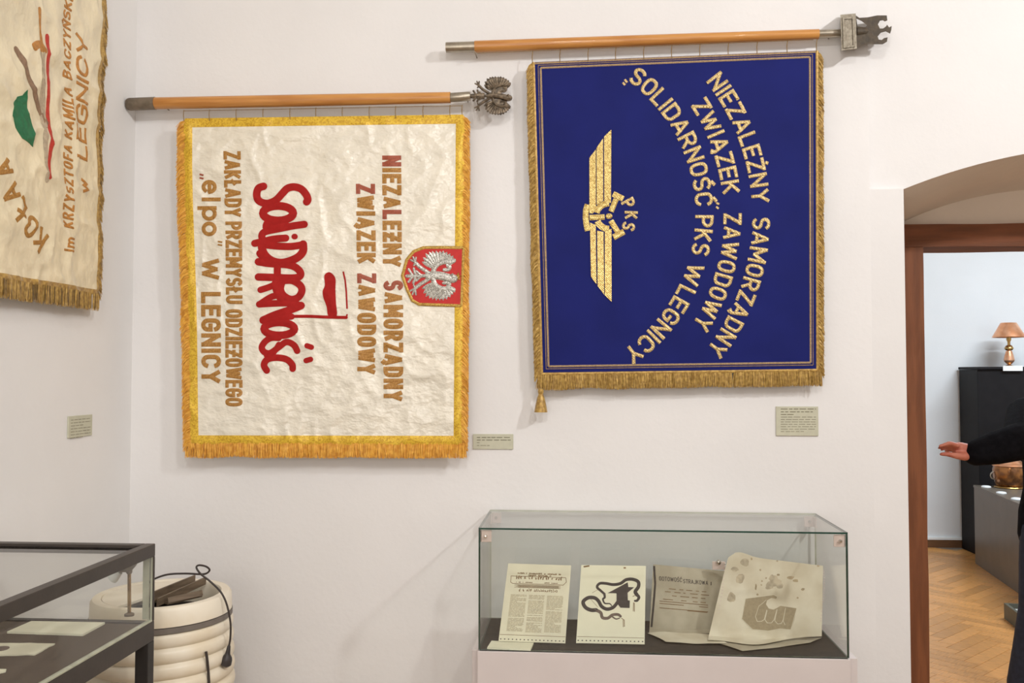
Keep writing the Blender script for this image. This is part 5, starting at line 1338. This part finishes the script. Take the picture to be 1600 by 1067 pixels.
# gesturing hand: palm, four fingers, thumb
HD = lambda x, y, d=0.0: PD(x, y, dp - .22 + d)
capsule(bd, [HD(1518, 711), HD(1508, 704), HD(1498, 701)], [.030, .036, .032], flat=.62)
capsule(bd, [HD(1510, 709, .006), HD(1500, 708, .01), HD(1496, 706, .01)], [.03, .028, .024], flat=.6)
for (a, m_, c, r) in (((1496, 696, -.03), (1484, 692, -.034), (1469, 697, -.03), .0105), ((1494, 699, -.012), (1480, 695, -.014), (1468, 699.5, -.008), .0105), ((1494, 702, .01), (1481, 699, .012), (1471, 702, .016), .0100), ((1496, 705, .028), (1485, 703, .034), (1477, 704.5, .036), .0088)):
    capsule(bd, [HD(*a), HD(*m_), HD(*c)], [r * 1.15, r, r * .8], 10)
capsule(bd, [HD(1508, 713, -.02), HD(1494, 712, -.03), HD(1481, 709.5, -.032), HD(1471, 709.5, -.028)], [.021, .015, .0115, .009], 10)
# other hand
capsule(bd, [wr2, wr2 + Vector((0, -.02, -.08))], [.036, .036], flat=1)
for i in range(4): o0 = wr2 + Vector((0, -.045 + i * .018, -.10)); capsule(bd, [o0, o0 + Vector((-.004, -.012, -.04)), o0 + Vector((-.012, -.03, -.07 + .008 * abs(i - 1.3)))], [.0095, .0088, .007], 8)
capsule(bd, [wr2 + Vector((0, -.03, -.04)), wr2 + Vector((-.01, -.065, -.075)), wr2 + Vector((-.015, -.075, -.105))], [.013, .011, .008], 8)
hipL, knL, anL = Q(-.01, -.1, .92), Q(-.05, -.15, .50), PD(1592, 1120, dp - .12)
anL = Q(-.02, -.21, .09); hipR, knR, anR = Q(.01, .1, .92), Q(.03, .12, .5), Q(.02, .13, .09)
for h_, k_, a_ in ((hipL, knL, anL), (hipR, knR, anR)):
    capsule(bd, [h_, k_], [.085, .055]); capsule(bd, [k_, k_.lerp(a_, .35), a_], [.054, .054, .036]); capsule(bd, [a_ + Vector((0, .02, -.03)), a_ + Vector((0, -.12, -.05))], [.035, .032], flat=1)
body = fuse(bd, 'body', 'skin', per, .0055, 5)
sw = MB()
capsule(sw, [Q(0, 0, .82), Q(0, 0, .93), Q(-.01, 0, 1.05), Q(-.005, 0, 1.2), Q(0, 0, 1.33), Q(0, 0, 1.42), Q(-.01, 0, 1.49)], [.204, .198, .178, .18, .18, .142, .07], 20, .8)
capsule(sw, [sh, sh.lerp(el, .5), el], [.085, .082, .080]); capsule(sw, [el, el.lerp(wr, .5), wr + (el - wr) * .12], [.084, .076, .060])
capsule(sw, [sh2, el2], [.08, .066]); capsule(sw, [el2, wr2 + (el2 - wr2) * .05], [.064, .05]); capsule(sw, [sh, sh2], [.08, .08])
fuse(sw, 'sweater', 'black_knit', per, .008, 5)
tr = MB()
capsule(tr, [Q(0, -.06, .88), Q(0, .06, .88)], [.112, .112])
for h_, k_, a_ in ((hipL, knL, anL), (hipR, knR, anR)): capsule(tr, [h_ + Vector((0, 0, -.04)), h_.lerp(k_, .5), k_], [.098, .093, .084]); capsule(tr, [k_, k_.lerp(a_, .5), a_ + Vector((0, 0, .02))], [.082, .078, .074])
fuse(tr, 'jeans', 'denim', per, .009, 4)
for a_ in (anL, anR):
    s_m = MB(); capsule(s_m, [a_ + Vector((0, .04, -.045)), a_ + Vector((0, -.05, -.045)), a_ + Vector((0, -.17, -.052))], [.043, .045, .036]); capsule(s_m, [a_ + Vector((0, .01, -.01)), a_ + Vector((0, 0, -.04))], [.045, .045]); so = fuse(s_m, 'shoe', 'shoe_black', per, .006, 4)
hr = MB(); hr.ball(Q(-.022, 0, 1.66), (.088, .106, .112), 20, 14); ho = hr.build('hair', 'hair_brown', per, True)
bm = bmesh.new(); bm.from_mesh(ho.data); bmesh.ops.delete(bm, geom=[v for v in bm.verts if v.co.y < -.035 and v.co.z < .045 or v.co.z < -.07], context='VERTS'); bm.to_mesh(ho.data); bm.free()
for s in (-1, 1):
    m = MB(); m.ball(Q(-.118, s * .030, 1.645), (.011, .010, .008)); e = m.build('eye', 'eye_white', per, True); m = MB(); m.ball(Q(-.127, s * .030, 1.645), (.005, .003, .005)); m.build('iris', 'eye_iris', e, True)
m = MB(); m.tube([Q(-.130, -.024, 1.578), Q(-.136, 0, 1.581), Q(-.130, .024, 1.578)], [.003, .006, .003], 8); m.build('mouth', 'lip', per, True)
